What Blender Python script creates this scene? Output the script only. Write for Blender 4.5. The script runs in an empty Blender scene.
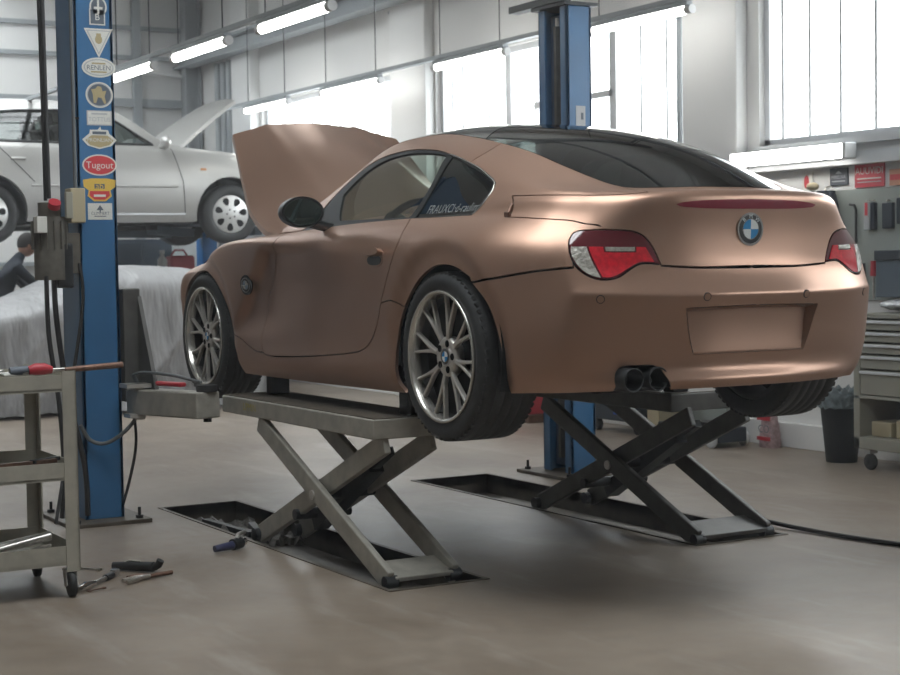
import bpy, bmesh, math, random
import numpy as np
from mathutils import Vector, Matrix
from mathutils.geometry import delaunay_2d_cdt
PI = math.pi
random.seed(7)
C = bpy.context.scene.collection
SC = bpy.context.scene

# ------------------------------------------------------------------ camera, sky, light, exposure
cam_data = bpy.data.cameras.new('camera')
cam_data.sensor_width = 36.0
cam_data.lens = 1616.558 / 900 * 36.0
cam_data.clip_start = 0.05
cam = bpy.data.objects.new('camera', cam_data)
C.objects.link(cam)
_yaw, _pit, _rol = -0.520119625, -0.0459016517, -0.015734702
_f = Vector((math.cos(_pit) * math.cos(_yaw), math.cos(_pit) * math.sin(_yaw), math.sin(_pit)))
_r = _f.cross(Vector((0, 0, 1))).normalized()
_u = _r.cross(_f)
_R = _r * math.cos(_rol) + _u * math.sin(_rol)
_U = -_r * math.sin(_rol) + _u * math.cos(_rol)
_m = Matrix((_R, _U, -_f)).transposed().to_4x4()
_m.translation = Vector((-5.29446, 3.86080, 1.27191))
cam.matrix_world = _m
SC.camera = cam
cam_data.dof.use_dof = True
cam_data.dof.focus_distance = 6.9
cam_data.dof.aperture_fstop = 5.0

world = bpy.data.worlds.new('sky')
SC.world = world
world.use_nodes = True
_bg = world.node_tree.nodes['Background']
_bg.inputs['Color'].default_value = (0.93, 0.97, 1.0, 1)
_bg.inputs['Strength'].default_value = 4.4

SC.view_settings.view_transform = 'Standard'
SC.view_settings.look = 'None'
SC.view_settings.gamma = 1.0
SC.view_settings.use_curve_mapping = False
SC.view_settings.exposure = 1.18
HAZE = .005
LAMP = 6.0        # brightness of the fluorescent tubes
try:
    SC.cycles.max_bounces = 8
    SC.cycles.diffuse_bounces = 4
    SC.cycles.transparent_max_bounces = 12
    SC.cycles.sample_clamp_indirect = 6.0
    SC.cycles.caustics_reflective = False
    SC.cycles.caustics_refractive = False
except Exception:
    pass

def portal(name, loc, rot, sx, sy):
    l = bpy.data.lights.new(name, 'AREA')
    l.shape = 'RECTANGLE'; l.size = sx; l.size_y = sy
    try: l.cycles.is_portal = True
    except Exception: pass
    o = bpy.data.objects.new(name, l)
    C.objects.link(o); o.location = loc; o.rotation_euler = rot
    return o
WY = -3.53        # inner face of the window wall
LY = 6.6          # opposite wall
FX = 13.9         # far wall
BX = -7.5         # wall behind
CZ = 4.75         # ceiling
portal('daylight_right', (3.0, WY - .12, 2.57), (PI / 2, 0, 0), 17.4, 1.1)
portal('added_skylight_portal', (-.5, 1.65, CZ + .14), (0, 0, 0), 3.1, 2.7)  # portal for the skylight added above the car
portal('added_skylight_portal_far', (10.8, .75, CZ + .14), (0, 0, 0), 5.1, 3.9)  # portal for the skylights added to brighten the far end

# ------------------------------------------------------------------ materials
def lin(r, g, b):
    f = lambda c: (c / 255 / 12.92) if c / 255 <= .04045 else ((c / 255 + .055) / 1.055) ** 2.4
    return (f(r), f(g), f(b), 1)
_mats = {}
def mat(name, col, rough=.5, metal=0., var=.0, scale=8., bump=0., spec=.5, emit=0., coat=0., trans=0.):
    if name in _mats: return _mats[name]
    m = bpy.data.materials.new(name); m.use_nodes = True
    nt = m.node_tree; b = nt.nodes['Principled BSDF']
    if len(col) == 3: col = tuple(col) + (1,)
    b.inputs['Base Color'].default_value = col
    b.inputs['Roughness'].default_value = rough
    b.inputs['Metallic'].default_value = metal
    b.inputs['Specular IOR Level'].default_value = spec
    if coat: b.inputs['Coat Weight'].default_value = coat; b.inputs['Coat Roughness'].default_value = .05
    if trans: b.inputs['Transmission Weight'].default_value = trans
    if emit:
        b.inputs['Emission Color'].default_value = col; b.inputs['Emission Strength'].default_value = emit
    if var or bump:
        tc = nt.nodes.new('ShaderNodeTexCoord'); n = nt.nodes.new('ShaderNodeTexNoise')
        n.inputs['Scale'].default_value = scale; n.inputs['Detail'].default_value = 6
        nt.links.new(tc.outputs['Object'], n.inputs['Vector'])
        if var:
            mx = nt.nodes.new('ShaderNodeMix'); mx.data_type = 'RGBA'
            mr = nt.nodes.new('ShaderNodeMapRange')
            mr.inputs['From Min'].default_value = .3; mr.inputs['From Max'].default_value = .7
            nt.links.new(n.outputs['Fac'], mr.inputs['Value'])
            nt.links.new(mr.outputs['Result'], mx.inputs[0])
            mx.inputs[6].default_value = tuple(c * (1 - var) for c in col[:3]) + (1,)
            mx.inputs[7].default_value = tuple(min(1, c * (1 + var)) for c in col[:3]) + (1,)
            nt.links.new(mx.outputs[2], b.inputs['Base Color'])
        if bump:
            bp = nt.nodes.new('ShaderNodeBump'); bp.inputs['Strength'].default_value = bump; bp.inputs['Distance'].default_value = .01
            nt.links.new(n.outputs['Fac'], bp.inputs['Height']); nt.links.new(bp.outputs['Normal'], b.inputs['Normal'])
    _mats[name] = m
    return m
def glass(name, tint, refl=1.45, rough=.0):
    m = bpy.data.materials.new(name); m.use_nodes = True
    nt = m.node_tree; nt.nodes.clear()
    o = nt.nodes.new('ShaderNodeOutputMaterial'); t = nt.nodes.new('ShaderNodeBsdfTransparent')
    g = nt.nodes.new('ShaderNodeBsdfGlossy'); mx = nt.nodes.new('ShaderNodeMixShader')
    t.inputs['Color'].default_value = tint; g.inputs['Roughness'].default_value = rough
    lw = nt.nodes.new('ShaderNodeLayerWeight'); lw.inputs['Blend'].default_value = .5
    pw = nt.nodes.new('ShaderNodeMath'); pw.operation = 'POWER'; pw.inputs[1].default_value = 5.
    nt.links.new(lw.outputs['Facing'], pw.inputs[0])
    f = nt.nodes.new('ShaderNodeMath'); f.operation = 'MULTIPLY_ADD'; f0 = ((refl - 1) / (refl + 1)) ** 2
    nt.links.new(pw.outputs[0], f.inputs[0]); f.inputs[1].default_value = 1 - f0; f.inputs[2].default_value = f0 * 1.6
    nt.links.new(f.outputs[0], mx.inputs[0]); nt.links.new(t.outputs[0], mx.inputs[1]); nt.links.new(g.outputs[0], mx.inputs[2])
    nt.links.new(mx.outputs[0], o.inputs['Surface'])
    return m
M = {}
M['copper'] = mat('copper_satin', (.40, .248, .182), .36, .72, .03, 3.)
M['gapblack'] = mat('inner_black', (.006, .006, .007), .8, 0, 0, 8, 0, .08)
M['barrel'] = mat('shaded_barrel', (.05, .05, .05), .5, .5)
M['trimblack'] = mat('trim_black', (.012, .013, .014), .3)
M['plastic'] = mat('black_plastic', (.02, .021, .022), .5, 0, .15, 30)
M['rubber'] = mat('tyre_rubber', (.018, .019, .020), .62, 0, .25, 40, .1)
M['steel'] = mat('rim_grey_metal', (.56, .53, .49), .32, .55)
M['lip'] = mat('rim_lip_metal', (.62, .60, .56), .22, .8)
M['chrome'] = mat('chrome', (.75, .75, .76), .12, 1.)
M['roofblack'] = mat('gloss_black_roof', (.035, .038, .042), .14, 0., 0, 8, 0, .6, 0, .6)
M['lampdark'] = mat('dark_red_lens', (.10, .004, .012), .12, 0, 0, 8, 0, .6, 0, 1.)
M['lampred'] = mat('red_lens', (.62, .012, .03), .15, 0, .2, 60, 0, .6, 0, 1.)
M['lampclear'] = mat('clear_lens', (.42, .40, .36), .25, .2, .25, 60, .6, .6, 0, .8)
M['brakelens'] = mat('brake_lens', (.22, .008, .03), .2, 0, 0, 8, 0, .6, 0, .6)
M['tint'] = glass('tinted_glass', (.62, .68, .64, 1), 1.5)
M['darktint'] = glass('dark_tinted_glass', (.004, .006, .006, 1), 1.5)
M['reartint'] = glass('rear_tinted_glass', (.05, .056, .056, 1), 1.55)
M['mirrorglass'] = mat('mirror_glass', (.75, .9, .88), .03, 1.)
M['lift'] = mat('lift_grey_paint', lin(162, 158, 148), .45, .2, .18, 14, .08)
M['liftdark'] = mat('lift_dark_paint', lin(84, 83, 80), .5, .2, .2, 14, .08)
M['blue'] = mat('blue_paint', lin(52, 104, 148), .42, 0, .10, 5)
M['blueshade'] = mat('blue_recess_shade', lin(44, 68, 100), .5, 0, .1, 6)  # post blue darkened to stand for shade inside the channel
M['cartgrey'] = mat('cart_grey_paint', lin(168, 164, 152), .5, .1, .12, 16, .06)
M['floor'] = None
M['silver'] = mat('silver_car_paint', (.38, .375, .36), .3, .35)
M['wheelcover'] = mat('silver_wheel_cover', (.60, .60, .59), .35, .4)
M['sheet'] = mat('silver_cover_cloth', (.30, .30, .305), .55, .1, .08, 6, .2)
M['white'] = mat('white_paint', (.72, .72, .71), .55)
M['wallgrey'] = mat('wall_paint', (.70, .695, .68), .75, 0, .05, .8)
M['walldark'] = mat('dark_wall_paint', (.24, .225, .205), .8)
M['beam'] = mat('steel_beam_grey', lin(150, 155, 158), .55, .1, .06, 4)
M['frame'] = mat('window_frame_grey', lin(206, 208, 210), .5)
M['tube'] = mat('light_tube', (1.0, .985, .94), .4, 0, 0, 8, 0, .5, LAMP)
M['fixture'] = mat('fixture_housing', (.6, .6, .6), .5)
M['red'] = mat('red_plastic', (.45, .03, .045), .45)
M['toolsteel'] = mat('tool_steel', (.55, .53, .5), .3, .9, .2, 50)
M['rust'] = mat('worn_steel', lin(112, 84, 70), .5, .5, .3, 60)
M['paper'] = mat('sticker_white', (.66, .65, .60), .5)
M['stred'] = mat('sticker_red', (.58, .05, .06), .45)
M['styel'] = mat('sticker_yellow', (.68, .45, .08), .45)
M['stgold'] = mat('sticker_gold', (.42, .34, .18), .5)
M['stdark'] = mat('sticker_dark', (.10, .12, .15), .5)
M['stgrey'] = mat('sticker_grey', (.42, .43, .44), .5)
M['beige'] = mat('beige_box', lin(172, 160, 132), .6)
M['motor'] = mat('motor_grey', lin(96, 92, 84), .55, .2, .2, 20, .1)
M['hose'] = mat('black_hose', (.02, .02, .021), .5)
M['hosegrey'] = mat('grey_hose', lin(92, 96, 98), .5)
M['cabinet'] = mat('cabinet_beige_grey', lin(148, 146, 134), .5, .1, .06, 6)
M['binblue'] = mat('bin_dark_blue', lin(36, 46, 56), .5)
M['bag'] = mat('bin_bag', lin(96, 106, 110), .35, 0, .4, 30, .6)
M['foil'] = mat('clear_wrap', (.62, .64, .66), .25, .4, .45, 35, .8)
M['board'] = mat('tool_board', lin(150, 156, 150), .7, 0, .05, 3)
M['cloth'] = mat('dark_clothes', lin(40, 46, 56), .9, 0, .2, 20)
M['skin'] = mat('skin', lin(196, 150, 128), .6)
M['hair'] = mat('dark_hair', lin(38, 32, 30), .7)
M['interior'] = mat('dark_interior', (.022, .023, .026), .6)
M['bluepl'] = mat('blue_plastic', lin(40, 80, 170), .45)
M['roundblue'] = mat('roundel_blue', (.03, .25, .55), .25)
M['roundwhite'] = mat('roundel_white', (.72, .76, .76), .25)
M['dark'] = mat('dark_metal', lin(48, 50, 52), .45, .4, .2, 25)
M['yellowmark'] = mat('yellow_mark', lin(170, 155, 60), .6)
M['rubberblk'] = mat('rubber_block', (.015, .015, .016), .7)
M['oil'] = mat('pit_steel', lin(88, 80, 70), .55, .2, .3, 9, .2)
M['dirt'] = mat('pit_debris', lin(120, 116, 112), .8, 0, .5, 30, .4)
M['bluegrey'] = mat('blue_grey_panel', lin(84, 96, 108), .6, 0, .1, 3)

_nt = M['sheet'].node_tree
for _n in list(_nt.nodes):
    if _n.type == 'BUMP': _n.inputs['Distance'].default_value = .10; _n.inputs['Strength'].default_value = .9
    if _n.type == 'TEX_NOISE':
        _n.inputs['Scale'].default_value = 1.; _n.inputs['Detail'].default_value = 3
        _mp = _nt.nodes.new('ShaderNodeMapping'); _mp.inputs['Scale'].default_value = (2., 5., 1.1); _mp.inputs['Rotation'].default_value = (.35, 0, 0)
        _nt.links.new(_n.inputs['Vector'].links[0].from_socket, _mp.inputs['Vector']); _nt.links.new(_mp.outputs[0], _n.inputs['Vector'])
def floor_mat():
    m = bpy.data.materials.new('concrete_floor'); m.use_nodes = True
    nt = m.node_tree; b = nt.nodes['Principled BSDF']; L = nt.links.new
    tc = nt.nodes.new('ShaderNodeTexCoord')
    n1 = nt.nodes.new('ShaderNodeTexNoise'); n1.inputs['Scale'].default_value = .9; n1.inputs['Detail'].default_value = 8; n1.inputs['Roughness'].default_value = .6
    n2 = nt.nodes.new('ShaderNodeTexNoise'); n2.inputs['Scale'].default_value = 14; n2.inputs['Detail'].default_value = 8
    mp = nt.nodes.new('ShaderNodeMapping'); mp.inputs['Scale'].default_value = (.35, 1.6, 1)
    n3 = nt.nodes.new('ShaderNodeTexNoise'); n3.inputs['Scale'].default_value = 2.2; n3.inputs['Detail'].default_value = 10; n3.inputs['Roughness'].default_value = .65
    L(tc.outputs['Object'], n1.inputs['Vector']); L(tc.outputs['Object'], n2.inputs['Vector'])
    L(tc.outputs['Object'], mp.inputs['Vector']); L(mp.outputs[0], n3.inputs['Vector'])
    r1 = nt.nodes.new('ShaderNodeValToRGB'); L(n1.outputs['Fac'], r1.inputs['Fac'])
    r1.color_ramp.elements[0].position = .35; r1.color_ramp.elements[0].color = (.175, .134, .099, 1)
    r1.color_ramp.elements[1].position = .68; r1.color_ramp.elements[1].color = (.30, .25, .20, 1)
    mx = nt.nodes.new('ShaderNodeMix'); mx.data_type = 'RGBA'; mx.blend_type = 'MULTIPLY'; mx.inputs[0].default_value = .5
    r2 = nt.nodes.new('ShaderNodeValToRGB'); L(n2.outputs['Fac'], r2.inputs['Fac'])
    r2.color_ramp.elements[0].position = .3; r2.color_ramp.elements[0].color = (.7, .7, .7, 1)
    r2.color_ramp.elements[1].position = .7; r2.color_ramp.elements[1].color = (1.1, 1.1, 1.1, 1)
    L(r1.outputs[0], mx.inputs[6]); L(r2.outputs[0], mx.inputs[7])
    mx2 = nt.nodes.new('ShaderNodeMix'); mx2.data_type = 'RGBA'
    r3 = nt.nodes.new('ShaderNodeValToRGB'); L(n3.outputs['Fac'], r3.inputs['Fac'])
    r3.color_ramp.elements[0].position = .54; r3.color_ramp.elements[0].color = (0, 0, 0, 1)
    r3.color_ramp.elements[1].position = .75; r3.color_ramp.elements[1].color = (.55, .55, .55, 1)
    L(r3.outputs[0], mx2.inputs[0]); L(mx.outputs[2], mx2.inputs[6]); mx2.inputs[7].default_value = (.42, .39, .355, 1)
    L(mx2.outputs[2], b.inputs['Base Color'])
    rr = nt.nodes.new('ShaderNodeMapRange'); L(n2.outputs['Fac'], rr.inputs['Value'])
    rr.inputs['To Min'].default_value = .30; rr.inputs['To Max'].default_value = .55
    L(rr.outputs[0], b.inputs['Roughness'])
    bp = nt.nodes.new('ShaderNodeBump'); bp.inputs['Strength'].default_value = .12; bp.inputs['Distance'].default_value = .004
    L(n2.outputs['Fac'], bp.inputs['Height']); L(bp.outputs[0], b.inputs['Normal'])
    return m
M['floor'] = floor_mat()

# ------------------------------------------------------------------ mesh helpers
def rotm(rx=0, ry=0, rz=0):
    return Matrix.Rotation(rz, 3, 'Z') @ Matrix.Rotation(ry, 3, 'Y') @ Matrix.Rotation(rx, 3, 'X')
class MB:
    def __init__(s): s.v = []; s.f = []; s.sm = []
    def add(s, vs, fs, smooth=False):
        o = len(s.v); s.v += [tuple(p) for p in vs]
        for f in fs: s.f.append([i + o for i in f]); s.sm.append(smooth)
        return s
    def box(s, c, d, rot=None, taper=None):
        hx, hy, hz = d[0] / 2, d[1] / 2, d[2] / 2
        vs = [Vector((x, y, z)) for z in (-hz, hz) for y in (-hy, hy) for x in (-hx, hx)]
        if taper:
            for i in range(4): vs[i].x *= taper; vs[i].y *= taper
        if rot: vs = [rot @ p for p in vs]
        c = Vector(c)
        return s.add([p + c for p in vs], [(0, 2, 3, 1), (4, 5, 7, 6), (0, 1, 5, 4), (2, 6, 7, 3), (0, 4, 6, 2), (1, 3, 7, 5)])
    def rng(s, x0, x1, y0, y1, z0, z1):
        return s.box(((x0 + x1) / 2, (y0 + y1) / 2, (z0 + z1) / 2), (abs(x1 - x0), abs(y1 - y0), abs(z1 - z0)))
    def bar(s, a, b, w, h, up=(0, 0, 1)):
        a = Vector(a); b = Vector(b); d = b - a; L = d.length; d.normalize(); up = Vector(up)
        if abs(d.dot(up)) > .99: up = Vector((1, 0, 0))
        x = d.cross(up).normalized(); z = x.cross(d)
        vs = []
        for e in (a, b):
            for sx, sz in ((-1, -1), (1, -1), (1, 1), (-1, 1)): vs.append(e + x * sx * w / 2 + z * sz * h / 2)
        return s.add(vs, [(3, 2, 1, 0), (4, 5, 6, 7), (0, 1, 5, 4), (1, 2, 6, 5), (2, 3, 7, 6), (3, 0, 4, 7)])
    def tube(s, pts, r, n=10, caps=True, rs=None):
        pts = [Vector(p) for p in pts]; rings = []; prev = None
        for i, p in enumerate(pts):
            t = (pts[min(i + 1, len(pts) - 1)] - pts[max(i - 1, 0)]).normalized()
            if prev is None:
                a = Vector((0, 0, 1)) if abs(t.z) < .9 else Vector((1, 0, 0)); prev = t.cross(a).normalized()
            prev = (prev - t * prev.dot(t)).normalized(); q = t.cross(prev)
            rr = rs[i] if rs else r
            rings.append([p + (prev * math.cos(2 * PI * k / n) + q * math.sin(2 * PI * k / n)) * rr for k in range(n)])
        vs = [v for g in rings for v in g]; fs = []
        for i in range(len(rings) - 1):
            for k in range(n):
                a = i * n + k; b = i * n + (k + 1) % n; fs.append((a, b, b + n, a + n))
        s.add(vs, fs, True)
        if caps:
            s.add(rings[0], [tuple(range(n - 1, -1, -1))]); s.add(rings[-1], [tuple(range(n))])
        return s
    def cyl(s, a, b, r, n=20, r2=None):
        return s.tube([a, b], r, n, True, [r, r if r2 is None else r2])
    def lathe(s, prof, n=48, c=(0, 0, 0), axis='Y', closed=False, smooth=True, a0=0, a1=2 * PI):
        """prof: list of (radius, height along axis)"""
        full = abs(a1 - a0 - 2 * PI) < 1e-6; m = n if full else n + 1
        c = Vector(c); vs = []
        for k in range(m):
            a = a0 + (a1 - a0) * k / n; ca, sa = math.cos(a), math.sin(a)
            for r, h in prof:
                p = {'Y': (r * ca, h, r * sa), 'Z': (r * ca, r * sa, h), 'X': (h, r * ca, r * sa)}[axis]
                vs.append(c + Vector(p))
        q = len(prof); fs = []
        for k in range(n):
            k2 = (k + 1) % m
            for i in range(q if closed else q - 1):
                j = (i + 1) % q; fs.append((k * q + i, k2 * q + i, k2 * q + j, k * q + j))
        return s.add(vs, fs, smooth)
    def prism(s, poly, fn, h0, h1, smooth=False):
        """poly: 2d points; fn(x,y,h)->3d"""
        n = len(poly)
        vs = [fn(x, y, h0) for x, y in poly] + [fn(x, y, h1) for x, y in poly]
        s.add(vs, [tuple(range(n - 1, -1, -1)), tuple(range(n, 2 * n))])
        s.add(vs, [(i, (i + 1) % n, n + (i + 1) % n, n + i) for i in range(n)], smooth)
        return s
    def sphere(s, c, r, n=16, sc=(1, 1, 1), rot=None):
        vs = []; fs = []; h = n // 2
        for i in range(h + 1):
            t = PI * i / h
            for k in range(n):
                p = Vector((r * sc[0] * math.sin(t) * math.cos(2 * PI * k / n), r * sc[1] * math.sin(t) * math.sin(2 * PI * k / n), r * sc[2] * math.cos(t)))
                if rot: p = rot @ p
                vs.append(p + Vector(c))
        for i in range(h):
            for k in range(n):
                a = i * n + k; b = i * n + (k + 1) % n; fs.append((a, a + n, b + n, b))
        return s.add(vs, fs, True)
    def grid(s, P, smooth=True, closed_u=False):
        """P[i][j] points"""
        n = len(P); m = len(P[0]); vs = [p for r in P for p in r]; fs = []
        for i in range(n if closed_u else n - 1):
            for j in range(m - 1):
                a = i * m + j; b = ((i + 1) % n) * m + j; fs.append((a, b, b + 1, a + 1))
        return s.add(vs, fs, smooth)
    def xf(s, mtx, start=0):
        s.v = s.v[:start] + [tuple(mtx @ Vector(p)) for p in s.v[start:]]; return s
    def build(s, name, m, parent=None, bevel=0., recalc=True, weld=False, label=None, local=False):
        me = bpy.data.meshes.new(name); me.from_pydata(s.v, [], s.f); me.validate(verbose=False)
        if len(me.polygons) == len(s.sm): me.polygons.foreach_set('use_smooth', s.sm)
        if recalc or weld:
            b = bmesh.new(); b.from_mesh(me)
            if weld: bmesh.ops.remove_doubles(b, verts=b.verts, dist=1e-5)
            bmesh.ops.recalc_face_normals(b, faces=b.faces); b.to_mesh(me); b.free()
        return link(name, me, m, parent, bevel, label, local)
def link(name, me, m, parent=None, bevel=0., label=None, local=False):
    me.materials.append(m)
    o = bpy.data.objects.new(name, me); C.objects.link(o)
    if parent is not None:
        o.parent = parent
        if not local and parent.type == 'EMPTY': o.matrix_parent_inverse = parent_mtx(parent).inverted()
    if bevel:
        md = o.modifiers.new('edge', 'BEVEL'); md.width = bevel; md.segments = 2; md.limit_method = 'ANGLE'
    if label: o['label'] = label
    return o
def parent_mtx(p): return Matrix.Translation(p.location) @ p.rotation_euler.to_matrix().to_4x4()
def tag(o, label, cat, group=None, kind=None):
    o['label'] = label; o['category'] = cat
    if group: o['group'] = group
    if kind: o['kind'] = kind
    return o
def thing(name, label, cat, loc=(0, 0, 0), rz=0., group=None):
    o = bpy.data.objects.new(name, None); o.empty_display_size = .1; C.objects.link(o)
    o.location = loc; o.rotation_euler = (0, 0, rz)
    return tag(o, label, cat, group)
def struct(name, mb, m, parent=None, bevel=0., **k):
    o = mb.build(name, m, parent, bevel, **k)
    if parent is None: o['kind'] = 'structure'
    return o
def copy_thing(root, loc, label, rz=None):
    r = root.copy(); C.objects.link(r); r.location = loc; r['label'] = label
    if rz is not None: r.rotation_euler = (0, 0, rz)
    for ch in root.children:
        c = ch.copy(); C.objects.link(c); c.parent = r
        for g in ch.children:
            d = g.copy(); C.objects.link(d); d.parent = c
    return r
def textmesh(txt, size, depth, fn):
    """lettering as a mesh: fn(x,y,h)->3d, text centred on 0,0"""
    cu = bpy.data.curves.new('lettering', 'FONT'); cu.body = txt; cu.size = size; cu.align_x = 'CENTER'; cu.align_y = 'CENTER'
    cu.resolution_u = 3
    ob = bpy.data.objects.new('lettering', cu)
    me = bpy.data.meshes.new_from_object(ob)
    mb = MB(); vs = [v.co.copy() for v in me.vertices]
    mb.add([fn(p.x, p.y, depth) for p in vs], [tuple(p.vertices) for p in me.polygons])
    bpy.data.objects.remove(ob); bpy.data.curves.remove(cu); bpy.data.meshes.remove(me)
    return mb
def catmull(pts, n=8):
    pts = [Vector(p) for p in pts]; out = []
    for i in range(len(pts) - 1):
        p0 = pts[max(i - 1, 0)]; p1 = pts[i]; p2 = pts[i + 1]; p3 = pts[min(i + 2, len(pts) - 1)]
        for k in range(n):
            t = k / n
            out.append(.5 * ((2 * p1) + (-p0 + p2) * t + (2 * p0 - 5 * p1 + 4 * p2 - p3) * t * t + (-p0 + 3 * p1 - 3 * p2 + p3) * t ** 3))
    out.append(pts[-1]); return out

# ------------------------------------------------------------------ the setting
PITS = [(.25, 2.85, .55, .965), (.37, 3.0, -1.13, -.64)]
PD = .11
def floor_build():
    xs = sorted({BX, FX + .3, *[p[0] for p in PITS], *[p[1] for p in PITS]}); ys = sorted({WY - .2, LY + .2, *[p[2] for p in PITS], *[p[3] for p in PITS]})
    mb = MB()
    for i in range(len(xs) - 1):
        for j in range(len(ys) - 1):
            cx, cy = (xs[i] + xs[i + 1]) / 2, (ys[j] + ys[j + 1]) / 2
            if any(a < cx < b and c < cy < d for a, b, c, d in PITS): continue
            mb.add([(xs[i], ys[j], 0), (xs[i + 1], ys[j], 0), (xs[i + 1], ys[j + 1], 0), (xs[i], ys[j + 1], 0)], [(0, 1, 2, 3)])
    return mb
struct('floor', floor_build(), M['floor'], weld=True)
for k, (a, b, c, d) in enumerate(PITS):
    mb = MB()
    mb.add([(a, c, -PD), (b, c, -PD), (b, d, -PD), (a, d, -PD), (a, c, 0), (b, c, 0), (b, d, 0), (a, d, 0)],
           [(0, 1, 2, 3), (0, 4, 5, 1), (1, 5, 6, 2), (2, 6, 7, 3), (3, 7, 4, 0)])
    o = struct('floor_pit_%d' % (k + 1), mb, M['oil'], recalc=False)
    t = .02; mb = MB()
    mb.rng(a - t, b + t, c - t, c, -.05, .004); mb.rng(a - t, b + t, d, d + t, -.05, .004)
    mb.rng(a - t, a, c, d, -.05, .004); mb.rng(b, b + t, c, d, -.05, .004)
    struct('trim_%d' % (k + 1), mb, M['oil'])

# window bays on the right wall: (x0, x1, mullion xs, thick mullion xs)
WZ0, WZ1 = 2.03, 3.12
BAYS = [(-6.6, -3.0, [-5.7, -4.8, -3.9], []), (-2.3, 3.30, [1.96, 2.27, 2.585, 2.875, 3.14, 1.65, 1.34, 1.0, .66, .3, -.1, -.5, -.9, -1.3, -1.7], []),
        (4.03, 7.80, [4.42, 4.74, 5.9, 6.22, 6.97, 7.2, 7.43, 7.62], [5.08, 6.62]), (8.56, 11.84, [8.86, 9.16, 9.42, 9.68, 9.98, 10.3, 10.66, 11.1, 11.45], [])]
mb = MB()
edges = [BX]
for a, b, _, _ in BAYS: edges += [a, b]
edges += [FX + .2]
mb.rng(BX, FX + .2, WY - .3, WY, 0, WZ0); mb.rng(BX, FX + .2, WY - .3, WY, WZ1, CZ)
for i in range(0, len(edges), 2): mb.rng(edges[i], edges[i + 1], WY - .3, WY, WZ0, WZ1)
struct('wall_right', mb, M['wallgrey'])
clear = glass('window_glass', (.97, .985, .98, 1), 1.45)
for k, (a, b, mu, thick) in enumerate(BAYS):
    mb = MB(); y0, y1 = WY - .14, WY - .05
    mb.rng(a, b, y0, y1, WZ0, WZ0 + .05); mb.rng(a, b, y0, y1, WZ1 - .05, WZ1)
    mb.rng(a, a + .05, y0, y1, WZ0, WZ1); mb.rng(b - .05, b, y0, y1, WZ0, WZ1)
    for x in mu: mb.rng(x - .012, x + .012, y0 + .02, y1 - .02, WZ0 + .05, WZ1 - .05)
    for x in thick: mb.rng(x - .045, x + .045, y0, y1, WZ0 + .05, WZ1 - .05)
    if k == 2: mb.rng(5.9, 6.22, y0, y1, 2.56, 2.61); mb.rng(5.08, 5.62, y0, y1, 2.56, 2.61)
    if k == 1: mb.rng(a, b, WY - .05, WY + .06, WZ0 - .04, WZ0)
    w = struct('window_%d' % (k + 1), mb, M['frame'])
    MB().add([(a, WY - .1, WZ0), (b, WY - .1, WZ0), (b, WY - .1, WZ1), (a, WY - .1, WZ1)], [(0, 1, 2, 3)]).build('window_pane', clear, w, recalc=False)
# pillars on that wall
struct('pillar_1', MB().rng(3.42, 4.02, WY, WY + .10, 0, CZ), M['white'], bevel=.01)
struct('pillar_2', MB().rng(7.83, 8.52, WY, WY + .10, 0, CZ), M['white'], bevel=.01)
struct('pillar_3', MB().rng(-3.0, -2.3, WY, WY + .10, 0, CZ), M['white'])
struct('pillar_4', MB().rng(11.9, 12.45, WY, WY + .12, 0, CZ), M['white'])
# far wall with steel frame
mb = MB(); mb.rng(FX, FX + .2, WY - .2, LY, 0, CZ)
struct('wall_far', mb, M['wallgrey'])
mb = MB()
for z, h in ((4.2, .05), (3.84, .05), (3.29, .10), (1.34, .05)): mb.rng(FX - .06, FX, WY, LY, z - h / 2, z + h / 2)
struct('trim_3', mb, M['beam'])
mb = MB(); mb.rng(FX - .22, FX - .01, -3.49, -3.33, 0, CZ); mb.rng(FX - .26, FX - .2, -3.5, -3.48, 0, CZ); mb.rng(FX - .26, FX - .2, -3.34, -3.3, 0, CZ)
struct('pillar_5', mb, M['beam'])
mb = MB()
for y in (-2.75, 1.4, 4.4): mb.rng(FX - .08, FX, y - .05, y + .05, 0, CZ)
struct('pillar_6', mb, M['beam'])
# left and back walls, outside the picture
struct('wall_left', MB().rng(BX, FX + .2, LY, LY + .25, 0, CZ), M['walldark'])
struct('wall_back', MB().rng(BX - .25, BX, WY - .2, LY + .2, 0, CZ), M['walldark'])
ADDED_SKYLIGHTS = [(-2.0, 1.0, .3, 3.0), (8.3, 10.6, -1.2, 2.7), (11.0, 13.3, -1.2, 2.7)]  # unseen roof openings, added to light the car from above and the far wall
mb = MB()
xs = sorted({BX - .2, FX + .3, *[q for p in ADDED_SKYLIGHTS for q in p[:2]]}); ys = sorted({WY - .3, LY + .3, *[q for p in ADDED_SKYLIGHTS for q in p[2:]]})
for i in range(len(xs) - 1):
    for j in range(len(ys) - 1):
        cx, cy = (xs[i] + xs[i + 1]) / 2, (ys[j] + ys[j + 1]) / 2
        if not any(a < cx < b and c < cy < d for a, b, c, d in ADDED_SKYLIGHTS): mb.rng(xs[i], xs[i + 1], ys[j], ys[j + 1], CZ, CZ + .15)
struct('ceiling', mb, M['wallgrey'])
for k, (a, b, c, d) in enumerate(ADDED_SKYLIGHTS):
    mb = MB()
    for i in range(6):
        x = a + (b - a) * i / 5; mb.rng(x - .03, x + .03, c, d, CZ + .04, CZ + .12)
    w = struct('window_%d' % (k + 10), mb, M['frame'])  # bars of an added skylight, put in only for its light
    MB().add([(a, c, CZ + .1), (b, c, CZ + .1), (b, d, CZ + .1), (a, d, CZ + .1)], [(0, 1, 2, 3)]).build('window_pane', clear, w, recalc=False)
mb = MB()
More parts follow.
